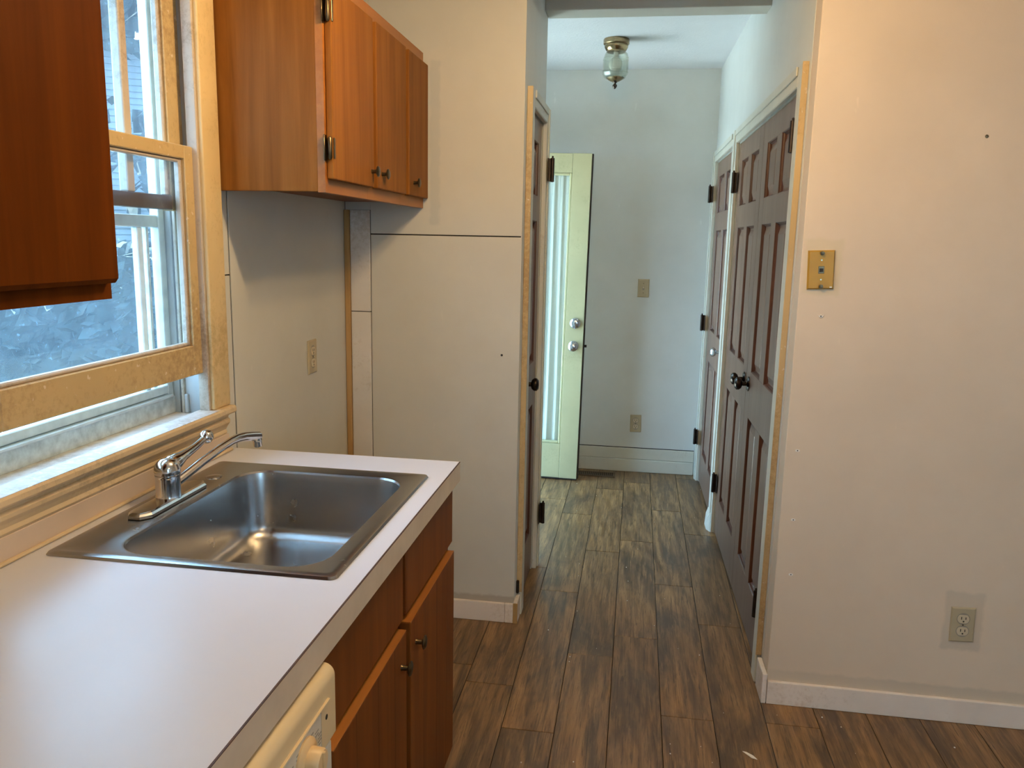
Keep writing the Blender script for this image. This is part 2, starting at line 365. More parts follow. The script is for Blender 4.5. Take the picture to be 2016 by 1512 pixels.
# floor
fl = bx(-1.15, 2.45, -1.75, 5.3, -0.06, -0.004).build('floor', 'joint')
tag(fl, 'brown wood look vinyl plank floor running from kitchen into hall', 'floor', kind='structure')
W_, L_ = 0.1655, 1.02
offs = {0: 2.906, 1: 2.398, 2: 3.064, -1: 2.737, -2: 2.24, -3: 2.48}
for k in range(-7, 15):
    x0 = -0.0245 + k * W_; x1 = x0 + W_
    if x1 < -1.12 or x0 > 2.43: continue
    x0 = max(x0, -1.14); x1 = min(x1, 2.44)
    y = offs.get(k, 2.2 + (k * 0.413) % 1.02)
    while y > -1.74: y -= L_
    while y < 5.28:
        y0 = max(y, -1.74); y1 = min(y + L_, 5.29)
        if y1 - y0 > 0.02 and not (x0 > 0.5 and y0 > 2.65):
            cx, cy = (x0 + x1) / 2, (y0 + y1) / 2
            mb = MB().box(x0 - cx + 0.0012, x1 - cx - 0.0012, y0 - cy + 0.0012, y1 - cy - 0.0012, -0.0038, 0.0, 0.0008, 1)
            o = mb.build('floor_plank', 'plank'); o.location = (cx, cy, 0); o.parent = fl
        y += L_

# ceiling, walls
tag(bx(-1.2, 2.5, -1.8, YB + 0.1, ZC, ZC + 0.08).build('ceiling', 'ceiling_paint'), 'white stippled ceiling above the hall and kitchen', 'ceiling', kind='structure')
tag(bx(-1.2, 2.5, -1.8, 2.66, ZK, ZC - 0.001).build('ceiling_kitchen', 'ceiling_paint'), 'lower white kitchen ceiling ending before the hall', 'ceiling', kind='structure')
# kitchen window wall, opening for the window
WY0, WY1, WZ0, WZ1 = 1.165, 1.918, 1.02, 2.16
wl = MB().box(XL - 0.14, XL - 0.004, -1.75, WY0, 0, ZC).box(XL - 0.14, XL - 0.004, WY1, YP, 0, ZC)
wl.box(XL - 0.14, XL - 0.004, WY0, WY1, 0, WZ0 - 0.02).box(XL - 0.14, XL - 0.004, WY0, WY1, WZ1, ZC)
wl = tag(wl.build('wall_left', 'gap_dark'), 'off white panelled wall holding the kitchen window', 'wall', kind='structure')
for (y0, y1, z0, z1) in ((2.0565, 2.936, 0.0, ZC), (WY1 + 0.03, 2.049, 0.0, 1.391), (WY1 + 0.03, 2.049, 1.3945, ZC), (-1.74, WY0 - 0.03, 0, ZC), (WY0 - 0.03, WY1 + 0.03, 0, 0.98), (WY0 - 0.03, WY1 + 0.03, WZ1 + 0.02, ZC)):
    bx(XL - 0.004, XL, y0, y1, z0, z1, 0.0008, 1).build('wall_panel', 'wall_paint', wl)
# stub block between kitchen and back hall (closet inside): front, hall side with door opening, rear
DY0, DY1, DZ = 3.075, 3.475, 1.985
wp = MB().box(-1.24, XP - 0.004, YP + 0.004, YP + 0.06, 0, ZC)
wp.box(XP - 0.10, XP - 0.004, YP + 0.06, DY0, 0, ZC).box(XP - 0.10, XP - 0.004, DY1, 3.57, 0, ZC).box(XP - 0.10, XP - 0.004, DY0, DY1, DZ, ZC)
wp.box(-1.13, XP - 0.10, 3.47, 3.57, 0, ZC).box(XP - 0.12, XP - 0.10, DY0 - 0.05, DY1 + 0.05, 0, ZC)
wp = tag(wp.build('wall_stub', 'gap_dark'), 'off white stub wall between the counter run and the hall', 'wall', kind='structure')
bx(-1.0008, XP, YP, YP + 0.004, 1.5165, ZC, 0.0006, 1).build('wall_panel', 'pilaster_paint', wp)
bx(-1.0008, XP, YP, YP + 0.004, 0, 1.512, 0.0006, 1).build('wall_panel', 'pilaster_paint', wp)
bx(-1.10, -1.0012, YP, YP + 0.004, 1.603, ZC).build('wall_panel', 'pilaster_paint', wp)
mb = MB().box(XP - 0.004, XP, YP + 0.004, DY0, 0, ZC).box(XP - 0.004, XP, DY1, 3.57, 0, ZC).box(XP - 0.004, XP, DY0, DY1, DZ, ZC)
mb.build('hall_side_panel', 'hall_paint', wp)
bx(-1.13, XP, 3.57, 3.574, 0, ZC).build('rear_panel', 'hall_paint', wp)
# boards and strip in the corner under the far wall cabinet
t = tag(bx(-1.078, -1.002, YP - 0.012, YP - 0.0005, 1.2235, 1.602, 0.001, 1).build('trim_1', 'white_trim'), 'upper white corner board below the far wall cabinet', 'trim board', kind='structure')
t = tag(bx(-1.078, -1.002, YP - 0.012, YP - 0.0005, 0.0, 1.2205, 0.001, 1).build('trim_2', 'white_trim'), 'lower white corner board running down behind the counter end', 'trim board', kind='structure')
t = tag(bx(-1.0985, -1.0795, YP - 0.022, YP - 0.0005, 0.0, 1.602, 0.0015, 1).build('trim_3', 'tan_strip'), 'bare tan wood strip in the corner behind the counter', 'trim strip', kind='structure')
# right wall facing the camera
tag(bx(0.487, 2.45, YR, YR + 0.09, 0, ZC, 0.002, 1).build('wall_right', 'right_wall_paint'), 'cream wall with phone jack and outlet right of the hall', 'wall', kind='structure')
# right hall wall with two door openings
O1 = (0.185, 1.587); O2 = (1.735, 2.53); OZ = 1.985
LH = (B_ - A).length
mb = MB(HF)
for s0, s1 in ((0.09, O1[0]), (O1[1], O2[0]), (O2[1], LH)): mb.box(-0.10, 0, s0, s1, 0, ZC)
mb.box(-0.10, 0, O1[0], O1[1], OZ, ZC).box(-0.10, 0, O2[0], O2[1], OZ, ZC).box(-0.14, -0.10, 0.09, LH, 0, ZC)
tag(mb.build('wall_hall_right', 'hall_paint'), 'pale wall with the closet doors along the hall', 'wall', kind='structure')
tag(bx(-1.2, 0.62, YB, YB + 0.1, 0, ZC).build('wall_back', 'hall_paint'), 'pale wall at the far end of the hall with a switch', 'wall', kind='structure')
EY0, EY1, EZ = 4.05, 4.90, 2.05
mb = MB().box(XB - 0.1, XB, 3.574, EY0, 0, ZC).box(XB - 0.1, XB, EY1, YB, 0, ZC).box(XB - 0.1, XB, EY0, EY1, EZ, ZC)
tag(mb.build('wall_hall_left', 'hall_paint'), 'pale wall around the outside doorway hidden behind the stub wall', 'wall', kind='structure')
mb = MB().box(XB - 0.1, XB + 0.0, EY0 - 0.0, EY0 + 0.02, 0, EZ).box(XB - 0.1, XB, EY1 - 0.02, EY1, 0, EZ).box(XB - 0.1, XB, EY0, EY1, EZ - 0.02, EZ).box(XB, XB + 0.015, EY0 - 0.07, EY0, 0, EZ + 0.07).box(XB, XB + 0.015, EY0, EY1, EZ, EZ + 0.07)
tag(mb.build('trim_4', 'hall_trim'), 'door frame of the outside doorway in the back hall', 'door frame', kind='structure')
# header beam across the hall
bm_ = MB().box(XP, 0.474, 3.46, 3.585, 2.43, ZC - 0.0005, 0.003, 1)
tag(bm_.build('header_beam', 'wall_paint'), 'plastered header beam crossing the hall ceiling', 'beam', kind='structure')
# room behind the camera: side wall and rear wall with a glazed opening
tag(bx(2.44, 2.54, -1.8, YR, 0, ZC).build('wall_side', 'wall_paint'), 'cream side wall of the kitchen beside the camera', 'wall', kind='structure')
mb = MB().box(-1.24, 1.30, -1.84, -1.74, 0, ZC).box(2.20, 2.5, -1.84, -1.74, 0, ZC).box(1.30, 2.20, -1.84, -1.74, 2.1, ZC).box(1.30, 2.20, -1.84, -1.74, 0, 0.9)
tag(mb.build('wall_rear', 'wall_paint'), 'cream wall behind the camera around a plain window', 'wall', kind='structure')
rw = MB().box(1.30, 1.35, -1.81, -1.76, 0.9, 2.1).box(2.15, 2.20, -1.81, -1.76, 0.9, 2.1).box(1.35, 2.15, -1.81, -1.76, 0.9, 0.95).box(1.35, 2.15, -1.81, -1.76, 2.05, 2.1).box(1.35, 2.15, -1.805, -1.765, 1.48, 1.52).build('window_2', 'vinyl_jamb')
tag(rw, 'white framed double hung window behind the camera', 'window', kind='structure')
for z0, z1 in ((0.95, 1.48), (1.52, 2.05)): bx(1.35, 2.15, -1.788, -1.784, z0, z1).build('pane', 'door_glass', rw)

# baseboards
bl = tag(bx(-0.46, XP + 0.006, YP - 0.014, YP, 0.0005, 0.08, 0.0015, 1).build('baseboard_left', 'baseboard_paint'), 'short off white baseboard at the foot of the stub wall', 'baseboard', kind='structure')
bl2 = MB().box(-1.0, -0.461, YP - 0.014, YP - 0.0005, 0.0005, 0.08, 0.0015, 1).build('board', 'baseboard_paint', bl)
bx(XP + 0.0005, XP + 0.016, YP - 0.0135, DY0 - 0.075, 0.0005, 0.092, 0.0015, 1).build('return_board', 'baseboard_paint', bl)
bx(XP - 0.002, XP + 0.0165, YP - 0.0155, YP - 0.012, 0.0005, 0.085, 0.001, 1).build('raw_end', 'tan_strip', bl)
br = tag(bx(0.489, 2.44, YR - 0.014, YR - 0.0005, 0.0005, 0.08, 0.0015, 1).build('baseboard_right', 'baseboard_paint'), 'long off white baseboard under the right wall', 'baseboard', kind='structure')
MB(HF).box(0.0005, 0.016, -0.014, 0.098, 0.0005, 0.105, 0.0015, 1).build('return_board', 'baseboard_paint', br)
bb = tag(bx(-0.95, 0.42, YB - 0.018, YB - 0.0005, 0.0005, 0.085, 0.003, 1).build('baseboard_back', 'hall_trim'), 'white two step baseboard along the far hall wall', 'baseboard', kind='structure')
bx(-0.95, 0.42, YB - 0.011, YB - 0.0005, 0.086, 0.160, 0.003, 1).build('upper_board', 'hall_trim', bb)
bx(-0.95, 0.42, YB - 0.003, YB - 0.0005, 0.160, 0.1645).build('gap', 'gap_dark', bb)

# ================================================================== DOORS
def casing(name, label, F, s0, s1, zt, w=0.068, th=0.019, mat='hall_trim', edge=None):
    """door casing around an opening in wall frame F: head and two legs, each with a stepped moulding"""
    cs = MB(F).box(0.0005, th, s0 - w, s0 - 0.004, 0.0, zt + w, 0.003, 1).build(name, mat)
    tag(cs, label, 'door casing', kind='structure')
    MB(F).box(0.0005, th, s1 + 0.004, s1 + w, 0.0, zt + w, 0.003, 1).build('leg', mat, cs)
    MB(F).box(0.0005, th, s0 - 0.004, s1 + 0.004, zt + 0.004, zt + w, 0.003, 1).build('head', mat, cs)
    MB(F).box(th, th + 0.006, s0 - 0.006, s1 + 0.006, zt + w * 0.55, zt + w - 0.002, 0.002, 1).build('head_bead', mat, cs)
    MB(F).box(th, th + 0.006, s1 + w * 0.5, s1 + w - 0.002, 0.0, zt + w, 0.002, 1).build('leg_bead', mat, cs)
    # jambs lining the opening
    MB(F).box(-0.095, 0.0, s0 - 0.004, s0 + 0.001, 0, zt).box(-0.095, 0.0, s1 - 0.001, s1 + 0.004, 0, zt).box(-0.095, 0.0, s0, s1, zt - 0.001, zt + 0.004).build('jamb', mat, cs)
    return cs
def knob(parent, F, s, z, mat='bronze_knob', n0=0.0, r=0.027, L=0.058, name='knob', rose=True):
    k = MB(F).lathe((n0, s, z), (1, 0, 0), [(0.009, 0), (0.009, L * 0.45), (r * 0.75, L * 0.52), (r, L * 0.68), (r * 0.98, L * 0.85), (r * 0.7, L * 0.97), (0.002, L)], 20).build(name, mat, parent, True)
    if rose: MB(F).lathe((n0, s, z), (1, 0, 0), [(0.031, 0), (0.031, 0.003), (0.024, 0.008), (0.010, 0.010)], 20).build('rosette', mat, k, True)
    return k
def hinge(parent, F, s, z, h=0.095, n0=0.0, side=1, mat='black_hinge'):
    hg = MB(F).box(n0, n0 + 0.0035, s - 0.026, s + 0.026, z - h / 2, z + h / 2, 0.001, 1).build('hinge', mat, parent)
    MB(F).box(n0 + 0.003, n0 + 0.016, s - 0.0035, s + 0.0035, z - h / 2, z + h / 2).lathe((n0 + 0.018, s, z - h / 2 - 0.003), (0, 0, 1), [(0.004, 0), (0.0085, 0.002), (0.0085, h + 0.004), (0.004, h + 0.006), (0.004, h + 0.012), (0.001, h + 0.014)], 12).build('pin', mat, hg, True)
def panel_door(name, label, F, s0, s1, zb, zt, n0=-0.002, th=0.035, stile=0.10, mull=0.095, rows=None, cols=2, mat='door_wood'):
    w = s1 - s0
    d = thing(name, label, 'door', tuple((F @ Vector((0, (s0 + s1) / 2, zb)))), 0, kind='structure')
    rows = rows or [(0.205, 0.80), (0.99, 1.583), (1.685, 1.895)]
    def b(nm, sa, sb, za, zc, m=mat): return MB(F).box(n0 - th, n0, sa, sb, za, zc, 0.0008, 1).build(nm, m, d)
    b('stile', s0, s0 + stile, zb, zt); b('stile', s1 - stile, s1, zb, zt)
    zs = [zb] + [z for r in rows for z in r] + [zt]
    for i in range(0, len(zs), 2): b('rail', s0 + stile, s1 - stile, zs[i], zs[i + 1])
    pw = (w - 2 * stile - mull * (cols - 1)) / cols
    for (za, zc) in rows:
        for c in range(cols):
            pa = s0 + stile + c * (pw + mull); pb = pa + pw
            if c < cols - 1: b('mullion', pb, pb + mull, za, zc)
            def ring(i, nn): return [(n0 + nn, pa + i, za + i), (n0 + nn, pb - i, za + i), (n0 + nn, pb - i, zc - i), (n0 + nn, pa + i, zc - i)]
            pn = MB(F).loops([ring(0.009, -0.0155), ring(0.016, -0.0155), ring(0.042, -0.005), ring(0.044, -0.005)], close_last=True).build('panel', mat, d)
            MB(F).loops([ring(0.0, -0.001), ring(0.003, -0.004), ring(0.004, -0.009), ring(0.0095, -0.0158)]).build('moulding', 'door_moulding', pn)
    return d
# pair of closet doors and the door beyond, right side of the hall
casing('trim_5', 'cream casing around the pair of brown closet doors', HF, O1[0], O1[1], OZ)
casing('trim_6', 'cream casing around the single brown door at the hall end', HF, O2[0], O2[1], OZ, w=0.066)
SM = (O1[0] + O1[1]) / 2
d1 = panel_door('door_1', 'brown six panel closet door nearest the kitchen, dark knob', HF, O1[0] + 0.003, SM - 0.0015, 0.012, OZ - 0.003)
knob(d1, HF, SM - 0.062, 0.935, n0=-0.002, r=0.026)
hinge(d1, HF, O1[0] + 0.004, 1.842, n0=0.003); hinge(d1, HF, O1[0] + 0.004, 0.258, n0=0.003)
d2 = panel_door('door_2', 'brown six panel closet door farther leaf of the pair', HF, SM + 0.0015, O1[1] - 0.003, 0.012, OZ - 0.003)
knob(d2, HF, SM + 0.062, 0.935, n0=-0.002, r=0.026)
hinge(d2, HF, O1[1] - 0.004, 1.80, n0=0.003); hinge(d2, HF, O1[1] - 0.004, 0.275, n0=0.003)
d3 = panel_door('door_3', 'brown six panel door beside the far hall wall', HF, O2[0] + 0.003, O2[1] - 0.003, 0.012, OZ - 0.003)
knob(d3, HF, O2[0] + 0.065, 0.935, 'satin_nickel', n0=-0.002, r=0.025)
for z in (1.80, 1.02, 0.29): hinge(d3, HF, O2[1] + 0.012, z, n0=0.0195)
# raw chipped outer edges of the near casing legs
tag(MB(HF).box(0.0005, 0.0195, O1[0] - 0.0735, O1[0] - 0.0685, 0.105, OZ + 0.0685, 0.001, 1).build('trim_7', 'raw_edge'), 'yellow unpainted edge strip on the casing by the right wall', 'trim strip', kind='structure')
MBp = MB(HF).prism([(0.0005, O2[0] - 0.072), (0.03, O2[0] - 0.066), (0.045, O2[0] - 0.02), (0.02, O2[0] - 0.004), (0.0005, O2[0] - 0.004)], 2, 0.0005, 0.02)
# plinth between the two casings
pl = MB(HF)
pl.loops([[(0.020, O1[1] + 0.012, 0.0005), (0.020, O2[0] - 0.006, 0.0005), (0.036, O2[0] - 0.012, 0.0005), (0.036, O1[1] + 0.05, 0.0005)],
          [(0.020, O1[1] + 0.012, 0.065), (0.020, O2[0] - 0.006, 0.065), (0.032, O2[0] - 0.012, 0.065), (0.032, O1[1] + 0.05, 0.065)],
          [(0.020, O1[1] + 0.02, 0.10), (0.020, O2[0] - 0.02, 0.10), (0.022, O2[0] - 0.02, 0.10), (0.022, O1[1] + 0.02, 0.10)]], True, True)
MBp.bm.free()
tag(pl.build('trim_8', 'hall_trim'), 'small white plinth at the foot of the casing between the doors', 'trim block', kind='structure')
# narrow closet door in the stub wall; frame: local x into the hall (+x), local y along the wall
LF = Matrix.Translation((XP, 0, 0))
casing('trim_9', 'cream casing with chipped edge around the narrow brown door', LF, DY0, DY1, DZ, w=0.068, th=0.021)
mb = MB(LF).box(0.0005, 0.0215, DY0 - 0.0735, DY0 - 0.0685, 0.10, DZ + 0.068, 0.001, 1)
for i in range(22):
    z = 0.2 + 1.8 * i / 22 + random.uniform(-0.03, 0.03); h = random.uniform(0.015, 0.07)
    mb.box(0.0006, random.uniform(0.004, 0.011), DY0 - 0.076, DY0 - 0.0735, z, z + h, 0.0012, 1)
tag(mb.build('trim_10', 'raw_edge'), 'chipped yellow edge of the narrow door casing', 'trim strip', kind='structure')
d4 = panel_door('door_4', 'narrow brown panelled door in the stub wall beside the counter', LF, DY0 + 0.003, DY1 - 0.003, 0.012, DZ - 0.003, stile=0.09, cols=1)
knob(d4, LF, DY0 + 0.045, 0.935, n0=-0.002, r=0.026)
for z in (1.80, 0.27): hinge(d4, LF, DY1 + 0.016, z, n0=0.0275)
MB(LF).box(0.0005, 0.012, DY0 - 0.09, DY0 - 0.078, 0.10, 0.155, 0.003, 1).build('strike', 'black_hinge', d4)

# exterior glazed door standing open in the back hall (frame: local x to the hinge side)
EH = -1.118; ELX = -0.312; EYD = 4.905
ex = thing('door_5', 'pale cream glazed exterior door standing open, sheer curtain behind', 'door', (EH, EYD, 0.008), 0, kind='structure')
TILT = Matrix.Translation((ELX, EYD, 1.0)) @ Matrix.Rotation(0.0135, 4, 'Y') @ Matrix.Translation((-ELX, -EYD, -1.0))
def eb(nm, x0, x1, z0, z1, y0=0.0, y1=0.042, mat='exterior_door_paint', bev=0.0015, par=None):
    return MB(TILT).box(x0, x1, EYD + y0, EYD + y1, z0, z1, bev, 1).build(nm, mat, par or ex)
GX0, GX1, GZ0, GZ1 = -1.00, -0.425, 0.235, 1.905
eb('latch_stile', GX1, ELX, 0.012, 2.018); eb('hinge_stile', EH + 0.006, GX0, 0.012, 2.018)
eb('top_rail', GX0 + 0.001, GX1 - 0.001, GZ1, 2.017, 0.0006); eb('bottom_rail', GX0 + 0.001, GX1 - 0.001, 0.013, GZ0, 0.0006)
for (x0, x1, z0, z1) in ((GX1 - 0.016, GX1, GZ0, GZ1), (GX0, GX0 + 0.016, GZ0, GZ1), (GX0 + 0.016, GX1 - 0.016, GZ1 - 0.016, GZ1), (GX0 + 0.016, GX1 - 0.016, GZ0, GZ0 + 0.016)):
    eb('glazing_bead', x0, x1, z0, z1, 0.004, 0.03, bev=0.004)
eb('pane', GX0 + 0.01, GX1 - 0.01, GZ0 + 0.01, GZ1 - 0.01, 0.014, 0.018, 'door_glass', 0)
eb('weatherstrip', ELX, ELX + 0.008, 0.012, 2.018, 0.008, 0.042, 'weatherstrip'); eb('sweep', EH + 0.01, ELX, 0.004, 0.012, 0.005, 0.04, 'weatherstrip')
DFm = TILT @ Matrix.Translation((0, EYD, 0)) @ Matrix.Rotation(-PI / 2, 4, 'Z')      # local x -> -y (towards camera), local y -> x
dk = MB(DFm).lathe((0, -0.3665, 1.006), (1, 0, 0), [(0.034, 0), (0.034, 0.006), (0.030, 0.012), (0.024, 0.014), (0.022, 0.022), (0.018, 0.024)], 24).build('deadbolt', 'satin_nickel', ex, True)
MB(DFm).box(0.0238, 0.0248, -0.3675, -0.3655, 1.000, 1.013).build('key_slot', 'dark_slot', dk)
kk = knob(ex, DFm, -0.370, 0.865, 'satin_nickel', 0.0, 0.029, 0.06, 'door_knob')
MB(DFm).box(0.0595, 0.0605, -0.371, -0.369, 0.859, 0.871).build('key_slot', 'dark_slot', kk)
eb('latch_bolt', ELX + 0.006, ELX + 0.022, 0.857, 0.873, 0.016, 0.030, 'black_hinge'); eb('latch_plate', ELX + 0.0078, ELX + 0.0092, 0.98, 1.035, 0.012, 0.036, 'satin_nickel', 0)
# sheer curtain on the room side of the glass
V = []; Fc = []; nx, nz = 150, 14
for j in range(nz + 1):
    z = 0.215 + (1.925 - 0.215) * j / nz; tt = j / nz
    for i in range(nx + 1):
        u = i / nx; x = GX0 - 0.02 + (GX1 - GX0 + 0.03) * u
        amp = 0.008 + 0.004 * math.sin(3.1 * tt + 9 * u)
        y = EYD + 0.052 + amp * math.sin(2 * PI * (11 * u + 0.35 * math.sin(2.2 * tt + 5 * u))) + 0.002 * math.sin(2 * PI * 24 * u + 2 * tt)
        V.append(TILT @ Vector((x, y, z)))
for j in range(nz):
    for i in range(nx): Fc.append([j * (nx + 1) + i, j * (nx + 1) + i + 1, (j + 1) * (nx + 1) + i + 1, (j + 1) * (nx + 1) + i])
mb = MB(); mb._add(V, Fc); cu = mb.build('sheer_curtain', 'sheer_curtain', None, True)
tag(cu, 'sheer white gathered curtain hung behind the glazed door pane', 'curtain')
MB(TILT).tube([(GX0 - 0.03, EYD + 0.052, 1.915), (GX1 + 0.02, EYD + 0.052, 1.915)], 0.005, 10).build('rod', 'satin_nickel', cu, True)

# ================================================================== WINDOW
wd = thing('window_1', 'old cream double hung window above the sink, lower sash raised', 'window', (XL, 1.54, WZ0), 0, kind='structure')
CY0, CY1 = WY0 - 0.07, 1.987                      # casing outer edges
# casing (legs with rounded inner edge), head
for nm, y0, y1 in (('casing_leg', 1.903, CY1), ('casing_leg', CY0, WY0 + 0.015)):
    c_ = bx(XL - 0.0005, XL + 0.022, y0, y1, 1.046, 2.245, 0.005, 3).build(nm, 'cream_trim', wd, True)
bx(XL - 0.0005, XL + 0.022, CY0, CY1, 2.165, 2.245, 0.005, 3).build('casing_head', 'cream_trim', wd, True)
bx(XL - 0.016, XL + 0.012, 1.893, 1.9035, 1.046, 2.165, 0.003, 2).build('stop_bead', 'sash_inner', wd, True)
# jambs
bx(XL - 0.138, XL - 0.001, WY1 - 0.0035, WY1 + 0.018, 1.02, WZ1).build('jamb', 'vinyl_jamb', wd); bx(XL - 0.138, XL - 0.001, WY0 - 0.018, WY0 + 0.0015, 1.02, WZ1).build('jamb', 'vinyl_jamb', wd)
bx(XL - 0.138, XL - 0.004, WY0, WY1, WZ1, WZ1 + 0.018).build('head_jamb', 'sash_inner', wd)
for (x0, x1, d, m_) in ((-0.0355, -0.0325, 0.003, 'dark_track'), (-0.074, -0.066, 0.012, 'sash_inner'), (-0.080, -0.0745, 0.006, 'dark_track'), (-0.097, -0.082, 0.0055, 'vinyl_jamb')):
    bx(XL + x0, XL + x1, WY1 - d, WY1, 1.03, WZ1 - 0.001, 0.001, 1).build('track', m_, wd)
bx(XL - 0.0655, XL - 0.056, WY1 - 0.013, WY1, 1.0345, 1.085, 0.002, 1).build('track_clip', 'vinyl_jamb', wd)
# stool, sill, apron
st = MB()
st.prism([(XL - 0.02, 1.026), (XL + 0.036, 1.026), (XL + 0.040, 1.031), (XL + 0.040, 1.041), (XL + 0.036, 1.046), (XL - 0.02, 1.046)], 1, CY0 - 0.02, 1.982)
st = st.build('stool', 'stool_paint', wd)
bx(XL - 0.018, XL + 0.0365, CY0 - 0.018, 1.898, 1.0458, 1.0468).build('worn_top', 'stool_bare', st)
bx(XL - 0.15, XL - 0.02, WY0, WY1, 0.995, 1.034).build('sill', 'stool_bare', wd)
ap = MB()
ap.prism([(XL + 0.001, 0.966), (XL + 0.012, 0.966), (XL + 0.016, 0.972), (XL + 0.013, 0.980), (XL + 0.018, 0.990), (XL + 0.025, 1.000), (XL + 0.026, 1.008), (XL + 0.020, 1.014), (XL + 0.022, 1.019), (XL + 0.022, 1.0225), (XL + 0.001, 1.0225)], 1, CY0, 1.972)
ap.build('apron', 'stool_paint', wd, False)
# lower sash (raised)
SX0, SX1 = XL - 0.032, XL - 0.002
ls = bx(SX0, SX1, 1.858, WY1 - 0.0045, 1.146, 1.712, 0.002, 1).build('lower_sash', 'sash_paint', wd)
bx(SX0, SX1, WY0 + 0.002, 1.226, 1.146, 1.712, 0.002, 1).build('stile', 'sash_paint', ls)
bx(SX0, SX1 - 0.0004, 1.2262, 1.8578, 1.146, 1.222, 0.002, 1).build('bottom_rail', 'sash_paint', ls)
bx(SX0, SX1 - 0.0004, 1.2262, 1.8578, 1.680, 1.712, 0.002, 1).build('top_rail', 'sash_paint', ls)
for (y0, y1, z0, z1) in ((1.846, 1.858, 1.222, 1.680), (1.226, 1.238, 1.222, 1.680), (1.238, 1.846, 1.222, 1.231), (1.238, 1.846, 1.671, 1.680)):
    bx(SX0 + 0.006, SX1 - 0.008, y0, y1, z0, z1, 0.003, 1).build('glazing_bead', 'sash_inner', ls)
bx(SX0 + 0.010, SX0 + 0.013, 1.232, 1.852, 1.226, 1.676).build('pane', 'dirty_glass', ls)
# upper sash
UX0, UX1 = XL - 0.064, XL - 0.036
us = bx(UX0, UX1, 1.850, WY1 - 0.0045, 1.556, 2.155, 0.002, 1).build('upper_sash', 'sash_paint', wd)
bx(UX0, UX1, WY0 + 0.002, 1.23, 1.556, 2.155, 0.002, 1).build('stile', 'sash_paint', us)
bx(UX0, UX1 + 0.002, 1.2302, 1.8498, 1.558, 1.592, 0.002, 1).build('bottom_rail', 'dark_rail', us)
bx(UX0, UX1, 1.2302, 1.8498, 2.11, 2.155, 0.002, 1).build('top_rail', 'sash_paint', us)
for y in (1.385, 1.540, 1.696): bx(UX0 + 0.003, UX1 - 0.001, y - 0.013, y + 0.013, 1.592, 2.11, 0.004, 2).build('muntin', 'sash_inner', us)
for (y0, y1) in ((1.838, 1.850), (1.230, 1.242)): bx(UX0 + 0.005, UX1 - 0.006, y0, y1, 1.592, 2.11, 0.003, 1).build('glazing_bead', 'sash_inner', us)
for (y0, y1) in ((1.236, 1.374), (1.396, 1.529), (1.551, 1.685), (1.707, 1.844)): bx(UX0 + 0.010, UX0 + 0.013, y0, y1, 1.588, 2.114).build('pane', 'dirty_glass', us)
# aluminium storm window outside
TX0, TX1 = XL - 0.125, XL - 0.100
sw = bx(TX0, TX1, 1.890, WY1 - 0.0036, 1.034, WZ1, 0.002, 1).build('storm_window', 'aluminium', wd)
bx(TX0, TX1, WY0, 1.21, 1.034, WZ1, 0.002, 1).build('frame_leg', 'aluminium', sw)
bx(TX0 + 0.004, TX1 + 0.004, WY0, WY1 - 0.001, 1.034, 1.078, 0.001, 1).build('sill_plate', 'galvanised', sw)
bx(TX0, TX1 + 0.010, WY0, 1.90, 1.078, 1.086, 0.002, 1).build('sill_rail', 'aluminium', sw)
bx(TX0, TX1, 1.21, 1.890, 1.088, 1.110, 0.002, 1).build('bottom_rail', 'aluminium', sw)
bx(TX0, TX1 - 0.004, 1.21, 1.890, 1.515, 1.545, 0.002, 1).build('meeting_rail', 'aluminium', sw)
bx(TX0 + 0.002, TX1 - 0.012, 1.852, 1.862, 1.11, 1.545, 0.001, 1).build('channel', 'galvanised', sw)
bx(TX0 + 0.002, TX1 - 0.006, 1.808, 1.828, 1.11, 1.515, 0.002, 1).build('inner_stile', 'aluminium', sw)
bx(TX0 + 0.010, TX0 + 0.013, 1.20, 1.892, 1.10, 1.53).build('lower_pane', 'storm_glass', sw)
bx(TX0 + 0.005, TX0 + 0.008, 1.20, 1.892, 1.53, WZ1 - 0.01).build('upper_pane', 'dirty_glass', sw)

# ================================================================== COUNTER RUN
CX0, CX1, CYA, CYB, CZ = XL + 0.001, -0.447, -0.9, 2.018, 0.915
SKX0, SKX1, SKY0, SKY1 = -1.053, -0.491, 1.234, 1.873
HX0, HX1, HY0, HY1 = SKX0 + 0.02, SKX1 - 0.02, SKY0 + 0.02, SKY1 - 0.02
ct = MB()
for (x0, x1, y0, y1) in ((CX0, CX1 - 0.001, CYA, HY0), (CX0, CX1 - 0.001, HY1, CYB), (CX0, HX0, HY0, HY1), (HX1, CX1 - 0.001, HY0, HY1)): ct.box(x0, x1, y0, y1, CZ - 0.035, CZ)
ct = tag(ct.build('countertop', 'laminate'), 'white laminate countertop with sink cutout and tan front edge', 'countertop')
bx(CX1 - 0.001, CX1 + 0.0015, CYA, CYB + 0.001, CZ - 0.052, CZ - 0.0016).build('front_edge', 'laminate_edge', ct)
bx(CX1 - 0.0011, CX1 + 0.0017, CYA, CYB + 0.001, CZ - 0.0016, CZ - 0.0001).build('seam', 'laminate_seam', ct)
bx(CX0, CX1 + 0.001, CYB, CYB + 0.0022, CZ - 0.052, CZ - 0.0003).build('end_edge', 'laminate_edge', ct)
# backsplash board with bead at the counter joint
bs = tag(bx(XL + 0.0008, XL + 0.014, CYA, 1.985, CZ + 0.0005, 0.9655, 0.0015, 1).build('backsplash', 'backsplash_paint'), 'tan painted backsplash strip between counter and window stool', 'backsplash')
MB().tube([(XL + 0.017, CYA, CZ + 0.0045), (XL + 0.017, 1.99, CZ + 0.0045)], 0.0042, 8).build('caulk_bead', 'stool_paint', bs, True)

